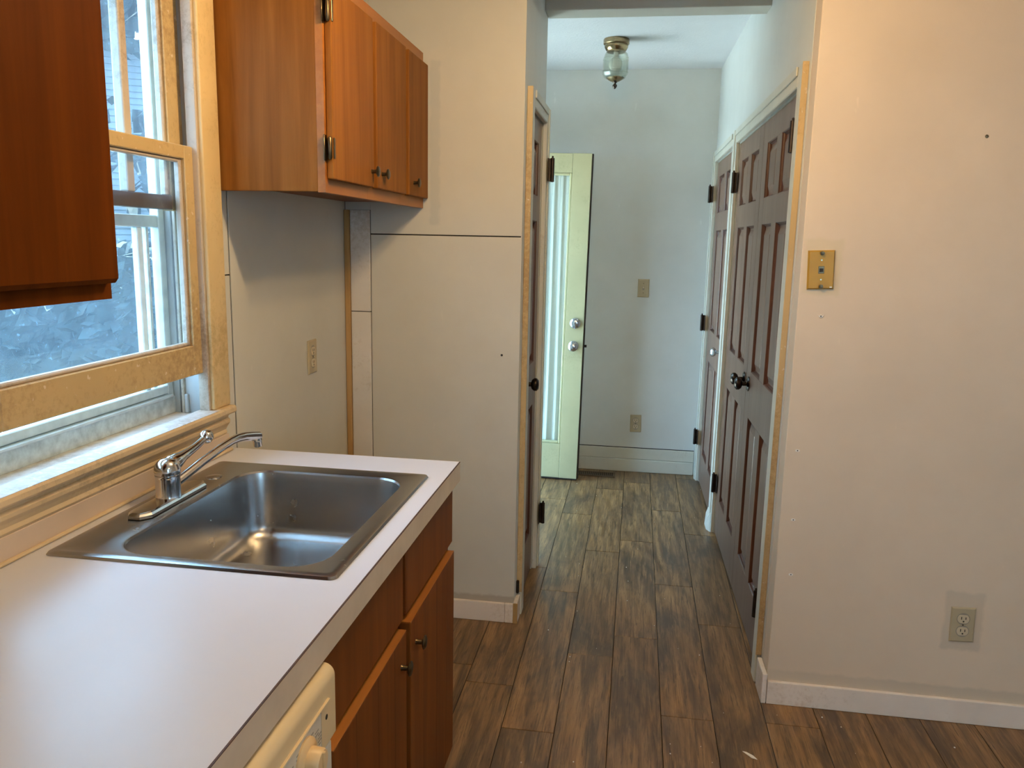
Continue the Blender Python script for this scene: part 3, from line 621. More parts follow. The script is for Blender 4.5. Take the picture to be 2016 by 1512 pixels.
# sink
sk = thing('sink', 'stainless steel single bowl drop in kitchen sink', 'sink', ((SKX0 + SKX1) / 2, (SKY0 + SKY1) / 2, CZ))
Z0 = CZ + 0.0006
BX0, BX1, BY0, BY1 = -0.946, -0.535, 1.268, 1.820
rim = [rrect(SKX0, SKX1, SKY0, SKY1, 0.014, Z0), rrect(SKX0 + 0.003, SKX1 - 0.003, SKY0 + 0.003, SKY1 - 0.003, 0.013, Z0 + 0.0045), rrect(SKX0 + 0.012, SKX1 - 0.012, SKY0 + 0.012, SKY1 - 0.012, 0.012, Z0 + 0.0065),
       rrect(SKX0 + 0.018, SKX1 - 0.018, SKY0 + 0.018, SKY1 - 0.018, 0.012, Z0 + 0.0052), rrect(BX0 - 0.006, BX1 + 0.006, BY0 - 0.006, BY1 + 0.006, 0.078, Z0 + 0.0048), rrect(BX0 - 0.002, BX1 + 0.002, BY0 - 0.002, BY1 + 0.002, 0.075, Z0 + 0.0036), rrect(BX0, BX1, BY0, BY1, 0.074, Z0 - 0.001)]
MB().loops(rim).build('rim', 'steel', sk, True)
bw = [rrect(BX0, BX1, BY0, BY1, 0.074, Z0 - 0.001), rrect(BX0 + 0.003, BX1 - 0.003, BY0 + 0.003, BY1 - 0.003, 0.072, Z0 - 0.02), rrect(BX0 + 0.012, BX1 - 0.012, BY0 + 0.012, BY1 - 0.012, 0.066, Z0 - 0.130)]
for i in range(1, 7):
    a = PI / 2 * i / 6; q = 0.012 + 0.038 * (1 - math.cos(a)); bw.append(rrect(BX0 + q, BX1 - q, BY0 + q, BY1 - q, max(0.066 - 0.6 * (q - 0.012), 0.02), Z0 - 0.130 - 0.038 * math.sin(a)))
bw.append(rrect(-0.82, -0.66, 1.46, 1.63, 0.075, Z0 - 0.172))
MB().loops(bw, close_last=True).build('bowl', 'steel', sk, True)
dr = MB().lathe((-0.74, 1.545, Z0 - 0.1718), (0, 0, 1), [(0.056, 0), (0.056, 0.0015), (0.048, 0.003), (0.043, 0.001), (0.040, 0.0006)], 28).build('drain', 'chrome', sk, True)
MB().lathe((-0.74, 1.545, Z0 - 0.1712), (0, 0, 1), [(0.036, 0), (0.034, 0.004), (0.012, 0.006), (0.006, 0.014), (0.001, 0.015)], 24).build('strainer', 'chrome', dr, True)
MB().lathe((-0.995, 1.735, Z0 + 0.0048), (0, 0, 1), [(0.020, 0), (0.019, 0.0022), (0.017, 0.003), (0.001, 0.0034)], 24).build('hole_cover', 'steel', sk, True)
random.seed(3)
sm = MB()
for i in range(40):
    a = random.uniform(0, 2 * PI); rr_ = random.uniform(0, 1) ** 0.7; px, py = -0.655 + 0.05 * rr_ * math.cos(a) * 1.4, 1.735 + 0.03 * rr_ * math.sin(a); s_ = random.uniform(0.002, 0.007)
    sm.box(px - s_, px + s_, py - s_ * 0.7, py + s_ * 0.7, Z0 - 0.1708, Z0 - 0.1697, 0.0003, 1)
so = sm.build('residue', 'steel_stain', sk); so['kind'] = 'stuff'

# faucet
fz = Z0 + 0.0068
fa = thing('faucet', 'single lever chrome faucet with long swivel spout and ball ended handle', 'faucet', (-0.995, 1.546, fz))
hexa = [(-1.020, 1.440), (-1.008, 1.420), (-0.982, 1.420), (-0.966, 1.440), (-0.966, 1.652), (-0.982, 1.672), (-1.008, 1.672), (-1.020, 1.652)]
def inset(k, z): 
    return [(-0.993 + (x + 0.993) * (1 - k * 1.0), 1.546 + (y - 1.546) * (1 - k * 0.22), z) for x, y in hexa]
MB().loops([inset(0, fz), inset(0, fz + 0.006), inset(0.12, fz + 0.010), inset(0.3, fz + 0.0115)], True, True).build('deck_plate', 'chrome', fa)
bd = MB().lathe((-0.995, 1.546, fz + 0.008), (0, 0, 1), [(0.0275, 0), (0.0270, 0.004), (0.0262, 0.008), (0.0258, 0.045), (0.0262, 0.047), (0.0268, 0.049), (0.0268, 0.052)], 32).build('body', 'chrome', fa, True)
MB().lathe((-0.995, 1.546, fz + 0.060), (0, 0, 1), [(0.0245, -0.002), (0.0245, 0.001), (0.0272, 0.002), (0.0278, 0.008), (0.0272, 0.015), (0.0250, 0.022), (0.0205, 0.029), (0.013, 0.034), (0.001, 0.036)], 32).build('dome', 'chrome', fa, True)
hp = [(-0.995, 1.530, 0.990), (-0.995, 1.545, 0.9965), (-0.994, 1.562, 1.001), (-0.993, 1.580, 1.005), (-0.992, 1.598, 1.008), (-0.990, 1.622, 1.012), (-0.988, 1.650, 1.018), (-0.986, 1.672, 1.025), (-0.985, 1.684, 1.029)]
hd = MB().tube(hp, [0.010, 0.019, 0.0225, 0.0195, 0.0145, 0.0115, 0.0098, 0.0092, 0.0092], 20, 0.82).build('lever', 'chrome', fa, True)
MB().lathe((-0.9852, 1.680, 1.0275), (0.05, 0.93, 0.30), [(0.001, -0.003), (0.009, 0.0), (0.0145, 0.006), (0.0165, 0.013), (0.0150, 0.021), (0.0105, 0.026), (0.0105, 0.0272), (0.009, 0.0275), (0.008, 0.025), (0.001, 0.024)], 24).build('ball', 'chrome', hd, True)
sp = [(-0.992, 1.560, 0.955), (-0.989, 1.574, 0.959), (-0.984, 1.597, 0.966), (-0.973, 1.654, 0.984), (-0.961, 1.712, 1.0005), (-0.953, 1.749, 1.0085), (-0.949, 1.771, 1.0105), (-0.944, 1.794, 1.0095), (-0.937, 1.825, 1.004), (-0.932, 1.848, 0.999)]
spo = MB().tube(sp, [0.0115, 0.011, 0.0105, 0.0098, 0.0095, 0.0098, 0.0105, 0.0112, 0.0118, 0.012], 18).build('spout', 'chrome', fa, True)
MB().lathe((-0.9345, 1.842, 1.003), (0.05, 0.12, -1), [(0.0085, -0.004), (0.0125, 0.0), (0.0128, 0.014), (0.0112, 0.0155), (0.0112, 0.029), (0.0098, 0.0305), (0.009, 0.028)], 22).build('aerator', 'chrome', spo, True)

# sink base cabinet
FX = -0.474                                        # face frame front
bc = thing('base_cabinet', 'brown wooden sink base cabinet beside the dishwasher', 'cabinet', (-0.77, 1.55, 0))
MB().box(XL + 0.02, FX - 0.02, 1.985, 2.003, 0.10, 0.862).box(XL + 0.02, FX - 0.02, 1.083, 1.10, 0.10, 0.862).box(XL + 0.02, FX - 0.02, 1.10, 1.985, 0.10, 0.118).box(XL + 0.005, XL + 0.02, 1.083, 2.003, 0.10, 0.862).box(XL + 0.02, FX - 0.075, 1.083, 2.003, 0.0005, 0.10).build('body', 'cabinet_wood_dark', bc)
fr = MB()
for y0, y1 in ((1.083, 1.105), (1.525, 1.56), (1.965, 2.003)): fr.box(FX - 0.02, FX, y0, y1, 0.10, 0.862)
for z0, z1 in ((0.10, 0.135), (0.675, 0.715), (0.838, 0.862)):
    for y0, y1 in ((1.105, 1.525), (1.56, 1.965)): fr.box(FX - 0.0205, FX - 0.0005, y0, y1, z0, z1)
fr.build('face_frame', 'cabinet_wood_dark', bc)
for y0, y1 in ((1.098, 1.532), (1.552, 1.990)): bx(FX + 0.0005, FX + 0.015, y0, y1, 0.700, 0.845, 0.002, 1).build('drawer_front', 'cabinet_wood_dark', bc)
def cab_knob(parent, x, y, z, mat='antique_brass', r=0.0155, ax=1):
    k = MB().lathe((x, y, z), (ax, 0, 0), [(0.0065, 0), (0.0055, 0.004), (0.0052, 0.014), (r * 0.8, 0.0165), (r, 0.0185), (r, 0.0205), (r * 0.8, 0.0225), (r * 0.35, 0.0228), (0.001, 0.0235)], 22).build('knob', mat, parent, True)
    return k
for (y0, y1, ky) in ((1.095, 1.508, 1.470), (1.540, 1.952, 1.582)):
    dd = bx(FX + 0.0005, FX + 0.029, y0, y1, 0.118, 0.690, 0.002, 1).build('door', 'cabinet_wood_dark', bc)
    bx(FX + 0.001, FX + 0.0288, y0 + 0.001, y1 - 0.001, 0.6895, 0.6908).build('lit_top_edge', 'cabinet_edge', dd)  # lighter strip: lamp light on the door top put into the colour
    for i, f in enumerate((0.26, 0.55, 0.8)): bx(FX + 0.029, FX + 0.0292, y0 + (y1 - y0) * f - 0.0006, y0 + (y1 - y0) * f + 0.0006, 0.121, 0.687).build('board_joint', 'laminate_seam', dd)
    cab_knob(dd, FX + 0.029, ky, 0.625)
# dishwasher
DWX = -0.432; DY_0, DY_1 = 0.475, 1.076
dw = thing('dishwasher', 'almond dishwasher with dial control panel under the counter', 'dishwasher', (-0.75, 0.775, 0))
bx(XL + 0.02, DWX - 0.035, DY_0 + 0.004, DY_1 - 0.004, 0.09, 0.855).build('tub', 'dark_track', dw)
prof = [(DWX - 0.034, 0.735), (DWX - 0.006, 0.735), (DWX, 0.742), (DWX, 0.838)]
for i in range(1, 8):
    a = PI / 2 * i / 7; prof.append((DWX - 0.018 + 0.018 * math.cos(a), 0.838 + 0.018 * math.sin(a)))
prof.append((DWX - 0.034, 0.856))
cp = MB().prism(prof, 1, DY_0, DY_1).build('control_panel', 'appliance_almond', dw, True)
bx(DWX - 0.0005, DWX + 0.0008, DY_0 + 0.10, DY_1 - 0.058, 0.744, 0.808, 0.0004, 1).build('label_plate', 'appliance_label', cp)
bx(DWX - 0.0005, DWX + 0.0009, DY_1 - 0.0585, DY_1 - 0.0575, 0.744, 0.812).build('panel_joint', 'label_print', cp)
bx(DWX - 0.001, DWX + 0.0035, DY_0 + 0.10, DY_1 - 0.028, 0.812, 0.8155, 0.001, 1).build('brow', 'appliance_almond', cp)
MB().lathe((DWX - 0.0008, DY_1 - 0.036, 0.788), (1, 0, 0), [(0.0042, 0), (0.0042, 0.0012)], 14).build('screw_hole', 'dark_slot', cp)
dial = MB().lathe((DWX + 0.0006, DY_1 - 0.118, 0.772), (1, 0, 0), [(0.033, 0), (0.033, 0.003), (0.030, 0.006), (0.021, 0.008), (0.020, 0.024), (0.018, 0.027), (0.001, 0.0275)], 30).build('dial', 'appliance_knob', cp, True)
bx(DWX + 0.026, DWX + 0.031, DY_1 - 0.121, DY_1 - 0.115, 0.754, 0.790, 0.001, 1).build('grip', 'appliance_knob', dial)
random.seed(5); lt = MB()
for k in range(14):
    a = 2 * PI * k / 14 + 0.2; cy_, cz_ = DY_1 - 0.118 + 0.047 * math.cos(a) * 1.15, 0.772 + 0.024 * math.sin(a)
    for q in range(2):
        l = random.uniform(0.006, 0.013); zz = cz_ + (q - 0.5) * 0.0055
        if 0.746 < zz < 0.806 and abs(cy_ - (DY_1 - 0.118)) > 0.02: lt.box(DWX + 0.0008, DWX + 0.0011, cy_ - l / 2, cy_ + l / 2, zz - 0.0011, zz + 0.0011)
lt.build('dial_print', 'label_print', cp)['kind'] = 'stuff'
bx(DWX - 0.034, DWX - 0.006, DY_0 + 0.002, DY_1 - 0.002, 0.12, 0.729, 0.004, 2).build('door', 'appliance_label', dw)
bx(DWX - 0.10, DWX - 0.085, DY_0 + 0.004, DY_1 - 0.004, 0.0005, 0.115).build('kick_plate', 'dark_track', dw)

# far wall cabinet (three doors) and near wall cabinet
UF = -0.797
uc = thing('wall_cabinet', 'short brown three door wall cabinet hung right of the window', 'cabinet', (-0.95, 2.46, 1.612))
bx(XL + 0.001, UF - 0.02, 1.992, 2.010, 1.614, 2.155, 0.001, 1).build('side_panel', 'cabinet_wood', uc)
MB().box(XL + 0.002, UF - 0.02, 2.010, 2.925, 1.632, 1.644).box(XL + 0.002, UF - 0.02, 2.010, 2.925, 2.14, 2.154).box(XL + 0.001, XL + 0.006, 2.010, 2.925, 1.644, 2.14).box(XL + 0.002, UF - 0.02, 2.925, 2.936, 1.632, 2.154).build('carcass', 'cabinet_wood_dark', uc)
ff = MB()
for y0, y1 in ((1.992, 2.03), (2.315, 2.365), (2.645, 2.705), (2.90, 2.936)): ff.box(UF - 0.02, UF, y0, y1, 1.612, 2.156)
for z0, z1 in ((1.612, 1.665), (2.095, 2.156)):
    for y0, y1 in ((2.03, 2.315), (2.365, 2.645), (2.705, 2.90)): ff.box(UF - 0.0202, UF - 0.0002, y0, y1, z0, z1)
ff.build('face_frame', 'cabinet_edge', uc)
for (y0, y1, ky, hg) in ((2.002, 2.322, 2.300, True), (2.352, 2.655, 2.395, False), (2.690, 2.934, 2.745, False)):
    dd = bx(UF + 0.0006, UF + 0.0195, y0, y1, 1.646, 2.114, 0.003, 2).build('door', 'cabinet_wood', uc)
    cab_knob(dd, UF + 0.0195, ky, 1.690)
    if hg:
        for hz in (1.722, 2.052):
            h_ = MB().lathe((UF + 0.012, y0 - 0.005, hz - 0.028), (0, 0, 1), [(0.003, 0), (0.0058, 0.004), (0.0058, 0.052), (0.003, 0.056)], 12).box(UF + 0.0006, UF + 0.004, y0 - 0.020, y0 - 0.003, hz - 0.032, hz + 0.032, 0.001, 1).build('hinge', 'antique_brass', dd, True)
            bx(UF + 0.0195, UF + 0.0215, y0, y0 + 0.010, hz - 0.026, hz + 0.026, 0.0006, 1).build('leaf', 'antique_brass', h_)
nc = thing('wall_cabinet', 'large dark brown wall cabinet left of the window', 'cabinet', (-0.95, 0.6, 1.40))
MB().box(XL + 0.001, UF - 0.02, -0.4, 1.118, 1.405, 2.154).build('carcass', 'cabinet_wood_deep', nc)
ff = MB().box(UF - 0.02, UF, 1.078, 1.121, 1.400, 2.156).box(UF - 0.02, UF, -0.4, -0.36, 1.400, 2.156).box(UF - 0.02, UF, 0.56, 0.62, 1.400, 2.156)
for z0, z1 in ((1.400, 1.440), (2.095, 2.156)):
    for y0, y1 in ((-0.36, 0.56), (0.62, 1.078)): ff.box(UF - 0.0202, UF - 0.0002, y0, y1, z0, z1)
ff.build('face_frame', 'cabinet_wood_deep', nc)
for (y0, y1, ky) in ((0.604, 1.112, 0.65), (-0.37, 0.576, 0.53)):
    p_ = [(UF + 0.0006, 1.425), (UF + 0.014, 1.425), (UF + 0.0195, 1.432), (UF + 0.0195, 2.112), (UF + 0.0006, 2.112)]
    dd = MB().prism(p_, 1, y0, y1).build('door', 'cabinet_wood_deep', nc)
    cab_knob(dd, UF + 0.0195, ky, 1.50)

# ================================================================== SMALL WALL AND CEILING FITTINGS
def frame_at(origin, facing):
    """local x = out of the wall, local y = to the right as seen, z = up"""
    f = Vector(facing); r = Vector((0, 0, 1)).cross(f)
    return Matrix.Translation(origin) @ Matrix(((f.x, r.x, 0, 0), (f.y, r.y, 0, 0), (f.z, r.z, 1, 0), (0, 0, 0, 1)))
def plate(F, t, w, h, mat, name='plate', th=0.006):
    return MB(F).loops([[(0.0004, -w, -h), (0.0004, w, -h), (0.0004, w, h), (0.0004, -w, h)], [(0.003, -w, -h), (0.003, w, -h), (0.003, w, h), (0.003, -w, h)], [(th, -w + 0.004, -h + 0.004), (th, w - 0.004, -h + 0.004), (th, w - 0.004, h - 0.004), (th, -w + 0.004, h - 0.004)]], True, True).build(name, mat, t)
def outlet(label, origin, facing, rot=0.0):
    t = thing('wall_outlet', label, 'outlet', origin, 0, 'duplex outlets')
    F = frame_at(origin, facing) @ Matrix.Rotation(rot, 4, 'X')
    plate(F, t, 0.036, 0.058, 'almond_plastic')
    for s in (-1, 1):
        ring = []
        for k, rr_ in enumerate((0.0175, 0.0175, 0.0165)):
            R = []
            for i in range(24):
                a = 2 * PI * i / 24; R.append(((0.0058, 0.0076, 0.0084)[k], rr_ * math.cos(a), s * 0.0205 + max(-0.0135, min(0.0135, rr_ * math.sin(a)))))
            ring.append(R)
        rc = MB(F).loops(ring, True, True).build('receptacle', 'ivory_plastic', t)
        MB(F).box(0.0082, 0.0088, -0.0075, -0.0052, s * 0.0205 - 0.001, s * 0.0205 + 0.008).box(0.0082, 0.0088, 0.0052, 0.0075, s * 0.0205 - 0.001, s * 0.0205 + 0.007).build('slots', 'dark_slot', rc)
        MB(F).lathe((0.0082, 0, s * 0.0205 - 0.0075), (1, 0, 0), [(0.0026, 0), (0.0026, 0.0006)], 10).build('ground_hole', 'dark_slot', rc)
        MB(F).lathe((0.0057, 0, s * 0.0205), (1, 0, 0), [(0.0198, 0), (0.0198, 0.0004)], 24).build('rim_shadow', 'label_print', rc)
    MB(F).lathe((0.0058, 0, 0), (1, 0, 0), [(0.0028, 0), (0.0024, 0.0012)], 10).build('screw', 'antique_brass', t)
    return t
outlet('almond duplex outlet low on the right wall', (1.066, YR, 0.334), (0, -1, 0), 0.03)
outlet('almond duplex outlet low on the far hall wall', (0.033, YB, 0.328), (0, -1, 0), 0.02)
outlet('almond duplex outlet above the counter behind the faucet', (XL, 2.590, 1.092), (1, 0, 0), 0.0)
t = thing('light_switch', 'almond toggle light switch on the far hall wall', 'switch', (0.041, YB, 1.217))
F = frame_at((0.041, YB, 1.217), (0, -1, 0))
plate(F, t, 0.036, 0.058, 'almond_plastic')
MB(F).box(0.0055, 0.0064, -0.006, 0.006, -0.012, 0.012).build('toggle_slot', 'label_print', t)
MB(F).box(0.006, 0.016, -0.0045, 0.0045, 0.0, 0.011, 0.0015, 1).build('toggle', 'ivory_plastic', t)
for s in (-1, 1): MB(F).lathe((0.0056, 0, s * 0.030), (1, 0, 0), [(0.0028, 0), (0.0024, 0.0012)], 10).build('screw', 'antique_brass', t)
t = thing('phone_jack_plate', 'golden yellow wall phone jack plate on the right wall', 'phone jack', (0.545, YR, 1.432))
F = frame_at((0.545, YR, 1.432), (0, -1, 0)) @ Matrix.Rotation(0.04, 4, 'X')
plate(F, t, 0.0385, 0.058, 'phone_plate', th=0.009)
MB(F).box(0.0085, 0.0105, -0.0085, 0.0085, -0.011, 0.011, 0.0008, 1).build('jack', 'antique_brass', t)
MB(F).box(0.0103, 0.0108, -0.0055, 0.0055, -0.0065, 0.0045).build('jack_hole', 'dark_slot', t)
for s in (-1, 1):
    MB(F).lathe((0.0088, 0, s * 0.0495), (1, 0, 0), [(0.0035, 0), (0.0035, 0.004), (0.0062, 0.005), (0.006, 0.008), (0.001, 0.0085)], 14).build('stud', 'antique_brass', t)
    MB(F).lathe((0.0088, 0, s * 0.029), (1, 0, 0), [(0.003, 0), (0.0026, 0.0012)], 10).build('screw', 'lamp_brass', t)
MB(F).box(0.0085, 0.0094, 0.026, 0.033, -0.054, -0.0505, 0.0004, 1).build('paint_chip', 'debris', t)
# plastic anchor left in the wall below, and nail holes
F = frame_at((0.557, YR, 1.293), (0, -1, 0))
t = MB(F).prism([(-0.0085, 0.003), (-0.004, 0.0005), (0, 0.004), (0.004, 0.0005), (0.0085, 0.003), (0.004, -0.004), (-0.004, -0.004)], 0, 0.0003, 0.003).build('wall_anchor', 'debris')
tag(t, 'small torn white wall anchor below the phone plate', 'anchor')
MB(F).lathe((0.003, 0, -0.0005), (1, 0, 0), [(0.0022, 0), (0.0022, 0.0004)], 10).build('hole', 'dark_slot', t)
for (x, z, lab) in ((0.523, 0.868, 'upper pale screw hole in the right wall beside the casing'), (0.528, 0.640, 'ragged pale screw hole low on the right wall'), (0.535, 0.455, 'lowest pale screw hole in the right wall near the casing')):
    F = frame_at((x, YR, z), (0, -1, 0))
    t = MB(F).prism([(-0.007, 0.002), (-0.002, 0.004), (0.006, 0.003), (0.007, -0.002), (0.001, -0.004), (-0.006, -0.003)], 0, 0.0003, 0.0018).build('wall_anchor', 'debris')
    tag(t, lab, 'anchor', 'old screw holes beside the casing'); MB(F).lathe((0.0018, 0, 0), (1, 0, 0), [(0.002, 0), (0.002, 0.0004)], 10).build('hole', 'dark_slot', t)
F = frame_at((-0.492, YP, 1.074), (0, -1, 0))
t = tag(MB(F).lathe((0.0003, 0, 0), (1, 0, 0), [(0.0045, 0), (0.0042, 0.0012), (0.002, 0.0016)], 14).build('wall_screw', 'dark_slot'), 'dark screw head in the white stub wall', 'screw')
F = frame_at((0.966, YR, 1.820), (0, -1, 0))
t = tag(MB(F).lathe((0.0003, 0, 0), (1, 0, 0), [(0.0048, 0), (0.0042, 0.0014), (0.002, 0.0018)], 14).build('wall_screw', 'antique_brass'), 'small brown nail head high on the right wall', 'screw')

# floor register
rg = thing('floor_register', 'dark slotted floor register before the far hall wall', 'floor vent', (-0.205, 5.085, 0.0))
RX0, RX1, RY0, RY1 = -0.345, -0.085, 5.035, 5.135
fr = MB().box(RX0, RX1, RY0, RY0 + 0.014, 0.0005, 0.005, 0.001, 1).box(RX0, RX1, RY1 - 0.014, RY1, 0.0005, 0.005, 0.001, 1).box(RX0, RX0 + 0.014, RY0 + 0.014, RY1 - 0.014, 0.0005, 0.005).box(RX1 - 0.014, RX1, RY0 + 0.014, RY1 - 0.014, 0.0005, 0.005)
fr.build('frame', 'register_metal', rg); bx(RX0 + 0.01, RX1 - 0.01, RY0 + 0.01, RY1 - 0.01, 0.0003, 0.001).build('duct', 'dark_slot', rg)
for i in range(18): bx(RX0 + 0.020 + i * 0.0125, RX0 + 0.025 + i * 0.0125, RY0 + 0.014, RY1 - 0.014, 0.001, 0.0045).build('slat', 'register_metal', rg)

# hall ceiling light
LX, LY = -0.166, 4.46
lf = thing('ceiling_light', 'small brass hall ceiling light with squared glass shade and finial', 'ceiling light', (LX, LY, ZC))
def dn(prof, n, nm, mat, par, sm=True): return MB().lathe((LX, LY, ZC), (0, 0, -1), prof, n).build(nm, mat, par, sm)
dn([(0.066, 0.0004), (0.068, 0.004), (0.068, 0.024), (0.065, 0.027), (0.060, 0.029)], 36, 'canopy', 'lamp_brass', lf)
dn([(0.060, 0.029), (0.062, 0.033), (0.061, 0.042), (0.054, 0.055), (0.049, 0.060), (0.049, 0.066)], 36, 'cup', 'lamp_brass', lf)
def sq(r, z): 
    k = 0.55; P = [(r, r * k), (r * k, r), (-r * k, r), (-r, r * k), (-r, -r * k), (-r * k, -r), (r * k, -r), (r, -r * k)]
    c, s = math.cos(0.12), math.sin(0.12); return [(LX + x * c - y * s, LY + x * s + y * c, ZC - z) for x, y in P]
sh = MB().loops([sq(0.046, 0.064), sq(0.058, 0.078), sq(0.062, 0.095), sq(0.063, 0.170), sq(0.056, 0.188), sq(0.046, 0.196), sq(0.043, 0.193), sq(0.052, 0.185), sq(0.0595, 0.169), sq(0.0585, 0.096), sq(0.055, 0.081), sq(0.044, 0.068)]).build('glass_shade', 'clear_glass', lf)
for z0, r in ((0.096, 0.0632), (0.169, 0.0640)):
    MB().loops([sq(r, z0), sq(r + 0.0012, z0 + 0.001), sq(r + 0.0012, z0 + 0.003), sq(r, z0 + 0.004)]).build('shade_rib', 'clear_glass', sh)
for a in range(4):
    ca = a * PI / 2 + 0.12; c_, s_ = math.cos(ca), math.sin(ca)
    FF = Matrix.Translation((LX, LY, ZC)) @ Matrix.Rotation(ca, 4, 'Z')
    MB(FF).loops([[(0.0635, -0.026, -0.105), (0.0635, 0.026, -0.105), (0.0635, 0.026, -0.163), (0.0635, -0.026, -0.163)], [(0.0655, -0.022, -0.109), (0.0655, 0.022, -0.109), (0.0655, 0.022, -0.159), (0.0655, -0.022, -0.159)]]).build('bevel_facet', 'clear_glass', sh)
dn([(0.046, 0.190), (0.047, 0.194), (0.038, 0.202), (0.024, 0.210), (0.013, 0.214)], 30, 'bottom_cap', 'lamp_brass', lf)
dn([(0.013, 0.214), (0.007, 0.220), (0.006, 0.223), (0.012, 0.230), (0.0125, 0.234), (0.008, 0.243), (0.001, 0.250)], 20, 'finial', 'bronze_knob', lf)
dn([(0.013, 0.066), (0.013, 0.090), (0.020, 0.095), (0.029, 0.104), (0.0345, 0.117), (0.0355, 0.127), (0.033, 0.140), (0.026, 0.151), (0.014, 0.159), (0.001, 0.162)], 28, 'bulb', 'bulb_frost', lf)

# kitchen ceiling light above the frame, and an added fill light behind the camera
def bulb_light(KX, KY, label, n, bm='lit_bulb'):
    kf = thing('ceiling_light', label, 'ceiling light', (KX, KY, ZK))
    MB().lathe((KX, KY, ZK), (0, 0, -1), [(0.13, 0.0005), (0.13, 0.012), (0.11, 0.025), (0.03, 0.03)], 36).build('canopy', 'lamp_brass', kf, True)
    for s in (-1, 1)[:n]:
        sc_ = MB().lathe((KX + s * 0.055, KY, ZK - 0.028), (s * 0.5, 0, -1), [(0.016, 0), (0.016, 0.03), (0.013, 0.032)], 18).build('socket', 'lamp_brass', kf, True)
        MB().lathe((KX + s * 0.073, KY, ZK - 0.060), (s * 0.5, 0, -1), [(0.012, 0), (0.016, 0.015), (0.026, 0.035), (0.03, 0.052), (0.026, 0.07), (0.014, 0.08), (0.001, 0.083)], 20).build('bulb', bm, sc_, True)
bulb_light(-0.12, 1.66, 'kitchen ceiling light with two bare warm bulbs above the counter', 2)
bulb_light(1.10, -0.30, 'unseen ceiling light with two warm bulbs added behind the camera for fill', 2, 'lit_bulb_fill')  # unseen lamp added to lift the lower walls with warm fill

# debris on the floor: one long paint flake and small crumbs
t = tag(MB(Matrix.Translation((0.398, 2.238, 0.0)) @ Matrix.Rotation(-0.75, 4, 'Z')).prism([(-0.024, -0.002), (0.012, -0.006), (0.026, 0.001), (0.008, 0.006), (-0.014, 0.004)], 2, 0.0004, 0.0022).build('paint_flake', 'debris'), 'long white paint flake lying on the floor by the right wall', 'flake')
cr = MB(); random.seed(11)
for i in range(46):
    x, y, s_ = random.uniform(-0.35, 0.45), random.uniform(1.9, 4.9), random.uniform(0.0008, 0.002)
    if i > 36: x, y = random.uniform(0.5, 1.3), random.uniform(2.15, 2.5)
    cr.box(x - s_, x + s_, y - s_, y + s_, 0.0003, 0.0003 + s_, 0, 1)
cr = cr.build('floor_crumbs', 'debris'); tag(cr, 'tiny white plaster crumbs scattered over the plank floor', 'debris', kind='stuff')

# ================================================================== OUTSIDE
tag(bx(-40, -1.3, -12, 45, -0.75, -0.7).build('lawn', 'shade_dark_grass'), 'green lawn outside the kitchen window, shade put into its dark colour', 'lawn', kind='structure')
tag(bx(-9.0, XB - 0.1, 2.4, 6.6, -0.7, -0.06).build('porch_slab', 'outside_concrete'), 'concrete porch slab outside the back hall doorway', 'porch', kind='structure')
# neighbouring house with lapped siding
hs = thing('neighbour_house', 'pale sided house seen through the upper window panes', 'house', (-11.5, 14.0, -0.7))
hd_ = Vector((0.83, 0.56, 0)).normalized()
HFm = Matrix.Translation((-11.5, 14.0, -0.7)) @ Matrix.Rotation(math.atan2(hd_.y, hd_.x), 4, 'Z')
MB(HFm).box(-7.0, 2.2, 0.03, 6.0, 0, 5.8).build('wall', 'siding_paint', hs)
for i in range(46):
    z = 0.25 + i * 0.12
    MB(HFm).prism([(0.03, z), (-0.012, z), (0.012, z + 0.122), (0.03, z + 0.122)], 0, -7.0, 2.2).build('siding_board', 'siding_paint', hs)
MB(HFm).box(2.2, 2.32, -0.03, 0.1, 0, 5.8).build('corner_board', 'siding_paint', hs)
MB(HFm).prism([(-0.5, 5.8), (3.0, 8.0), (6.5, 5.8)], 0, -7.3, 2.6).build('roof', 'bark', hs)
random.seed(21)
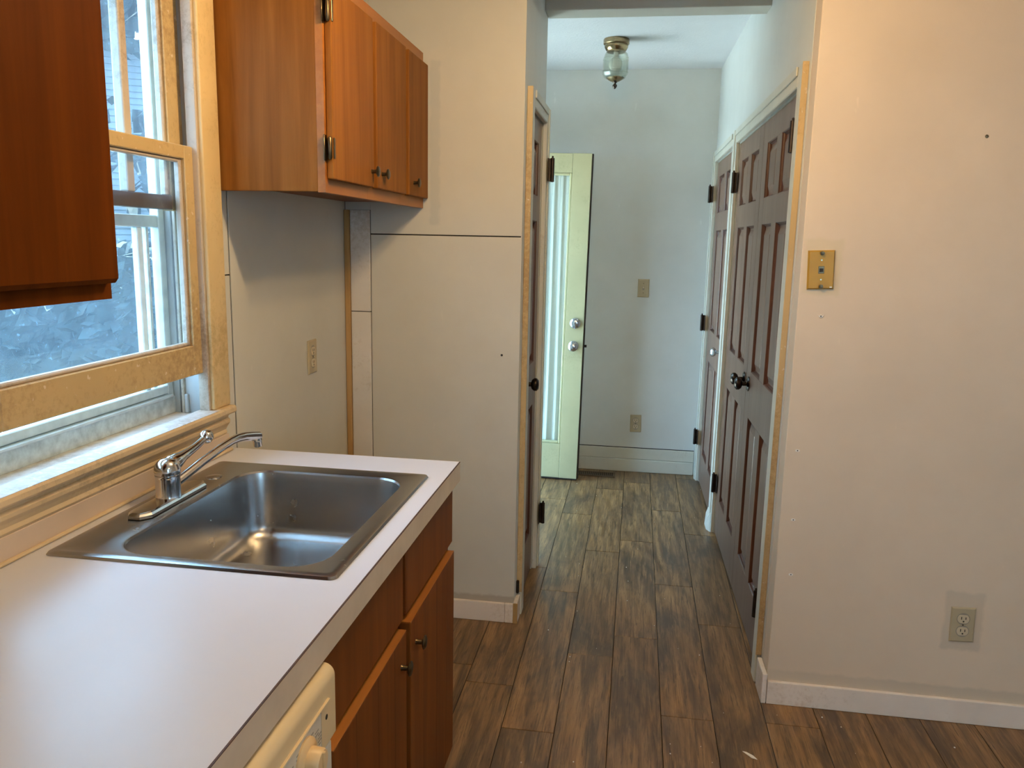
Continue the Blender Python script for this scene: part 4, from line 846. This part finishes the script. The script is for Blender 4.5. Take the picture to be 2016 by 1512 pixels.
def tree(loc, h, r, label):
    t = thing('tree', label, 'tree', loc, 0, 'garden trees')
    x, y, z = loc
    MB().tube([(x, y, z), (x + 0.1, y, z + h * 0.3), (x, y + 0.1, z + h * 0.6)], [0.22, 0.17, 0.1], 10).build('trunk', 'bark', t, True)
    bm = MB()
    for i in range(26):
        a = random.uniform(0, 2 * PI); q = random.uniform(0, r); zz = z + h * random.uniform(0.08, 1.0); s_ = r * random.uniform(0.3, 0.55)
        cx, cy = x + q * math.cos(a), y + q * math.sin(a)
        for k in range(34):
            d_ = Vector((random.gauss(0, 1), random.gauss(0, 1), random.gauss(0, 1))).normalized(); p = Vector((cx, cy, zz)) + d_ * s_ * random.uniform(0.6, 1)
            u = d_.orthogonal().normalized(); w = d_.cross(u); l = random.uniform(0.12, 0.3)
            bm._add([p - u * l, p + w * l * 0.6 + d_ * 0.1, p + u * l, p - w * l * 0.6 - d_ * 0.05], [[0, 1, 2, 3]])
    bm.build('foliage', 'foliage', t)
# clipped hedge across the lawn
hg = thing('hedge', 'dark clipped hedge across the lawn outside the window', 'hedge', (-8.2, 9.0, -0.7))
HGd = Vector((0.80, 0.60, 0)).normalized(); HGn = Vector((-HGd.y, HGd.x, 0)); hb = MB()
random.seed(31)
for i in range(5200):
    u = random.uniform(-7.5, 7.0); f_ = random.random()
    if f_ < 0.7: w, z = -0.45 + random.uniform(-0.10, 0.08), random.uniform(-0.7, 1.25)
    else: w, z = random.uniform(-0.45, 0.45), 1.25 + random.uniform(-0.10, 0.10)
    p = Vector((-8.2, 9.0, 0)) + HGd * u + HGn * w + Vector((0, 0, z)); l = random.uniform(0.07, 0.15)
    d_ = Vector((random.gauss(0, 1), random.gauss(0, 1), random.gauss(0, 1))).normalized(); q = d_.orthogonal().normalized(); r_ = d_.cross(q)
    hb._add([p - q * l, p + r_ * l * 0.6, p + q * l, p - r_ * l * 0.6], [[0, 1, 2, 3]])
hb.build('leaves', 'foliage', hg)['kind'] = 'stuff'
MB(Matrix.Translation((-8.2, 9.0, 0)) @ Matrix.Rotation(math.atan2(HGd.y, HGd.x), 4, 'Z')).box(-7.5, 7.0, -0.38, 0.38, -0.7, 1.2).build('core', 'foliage', hg)
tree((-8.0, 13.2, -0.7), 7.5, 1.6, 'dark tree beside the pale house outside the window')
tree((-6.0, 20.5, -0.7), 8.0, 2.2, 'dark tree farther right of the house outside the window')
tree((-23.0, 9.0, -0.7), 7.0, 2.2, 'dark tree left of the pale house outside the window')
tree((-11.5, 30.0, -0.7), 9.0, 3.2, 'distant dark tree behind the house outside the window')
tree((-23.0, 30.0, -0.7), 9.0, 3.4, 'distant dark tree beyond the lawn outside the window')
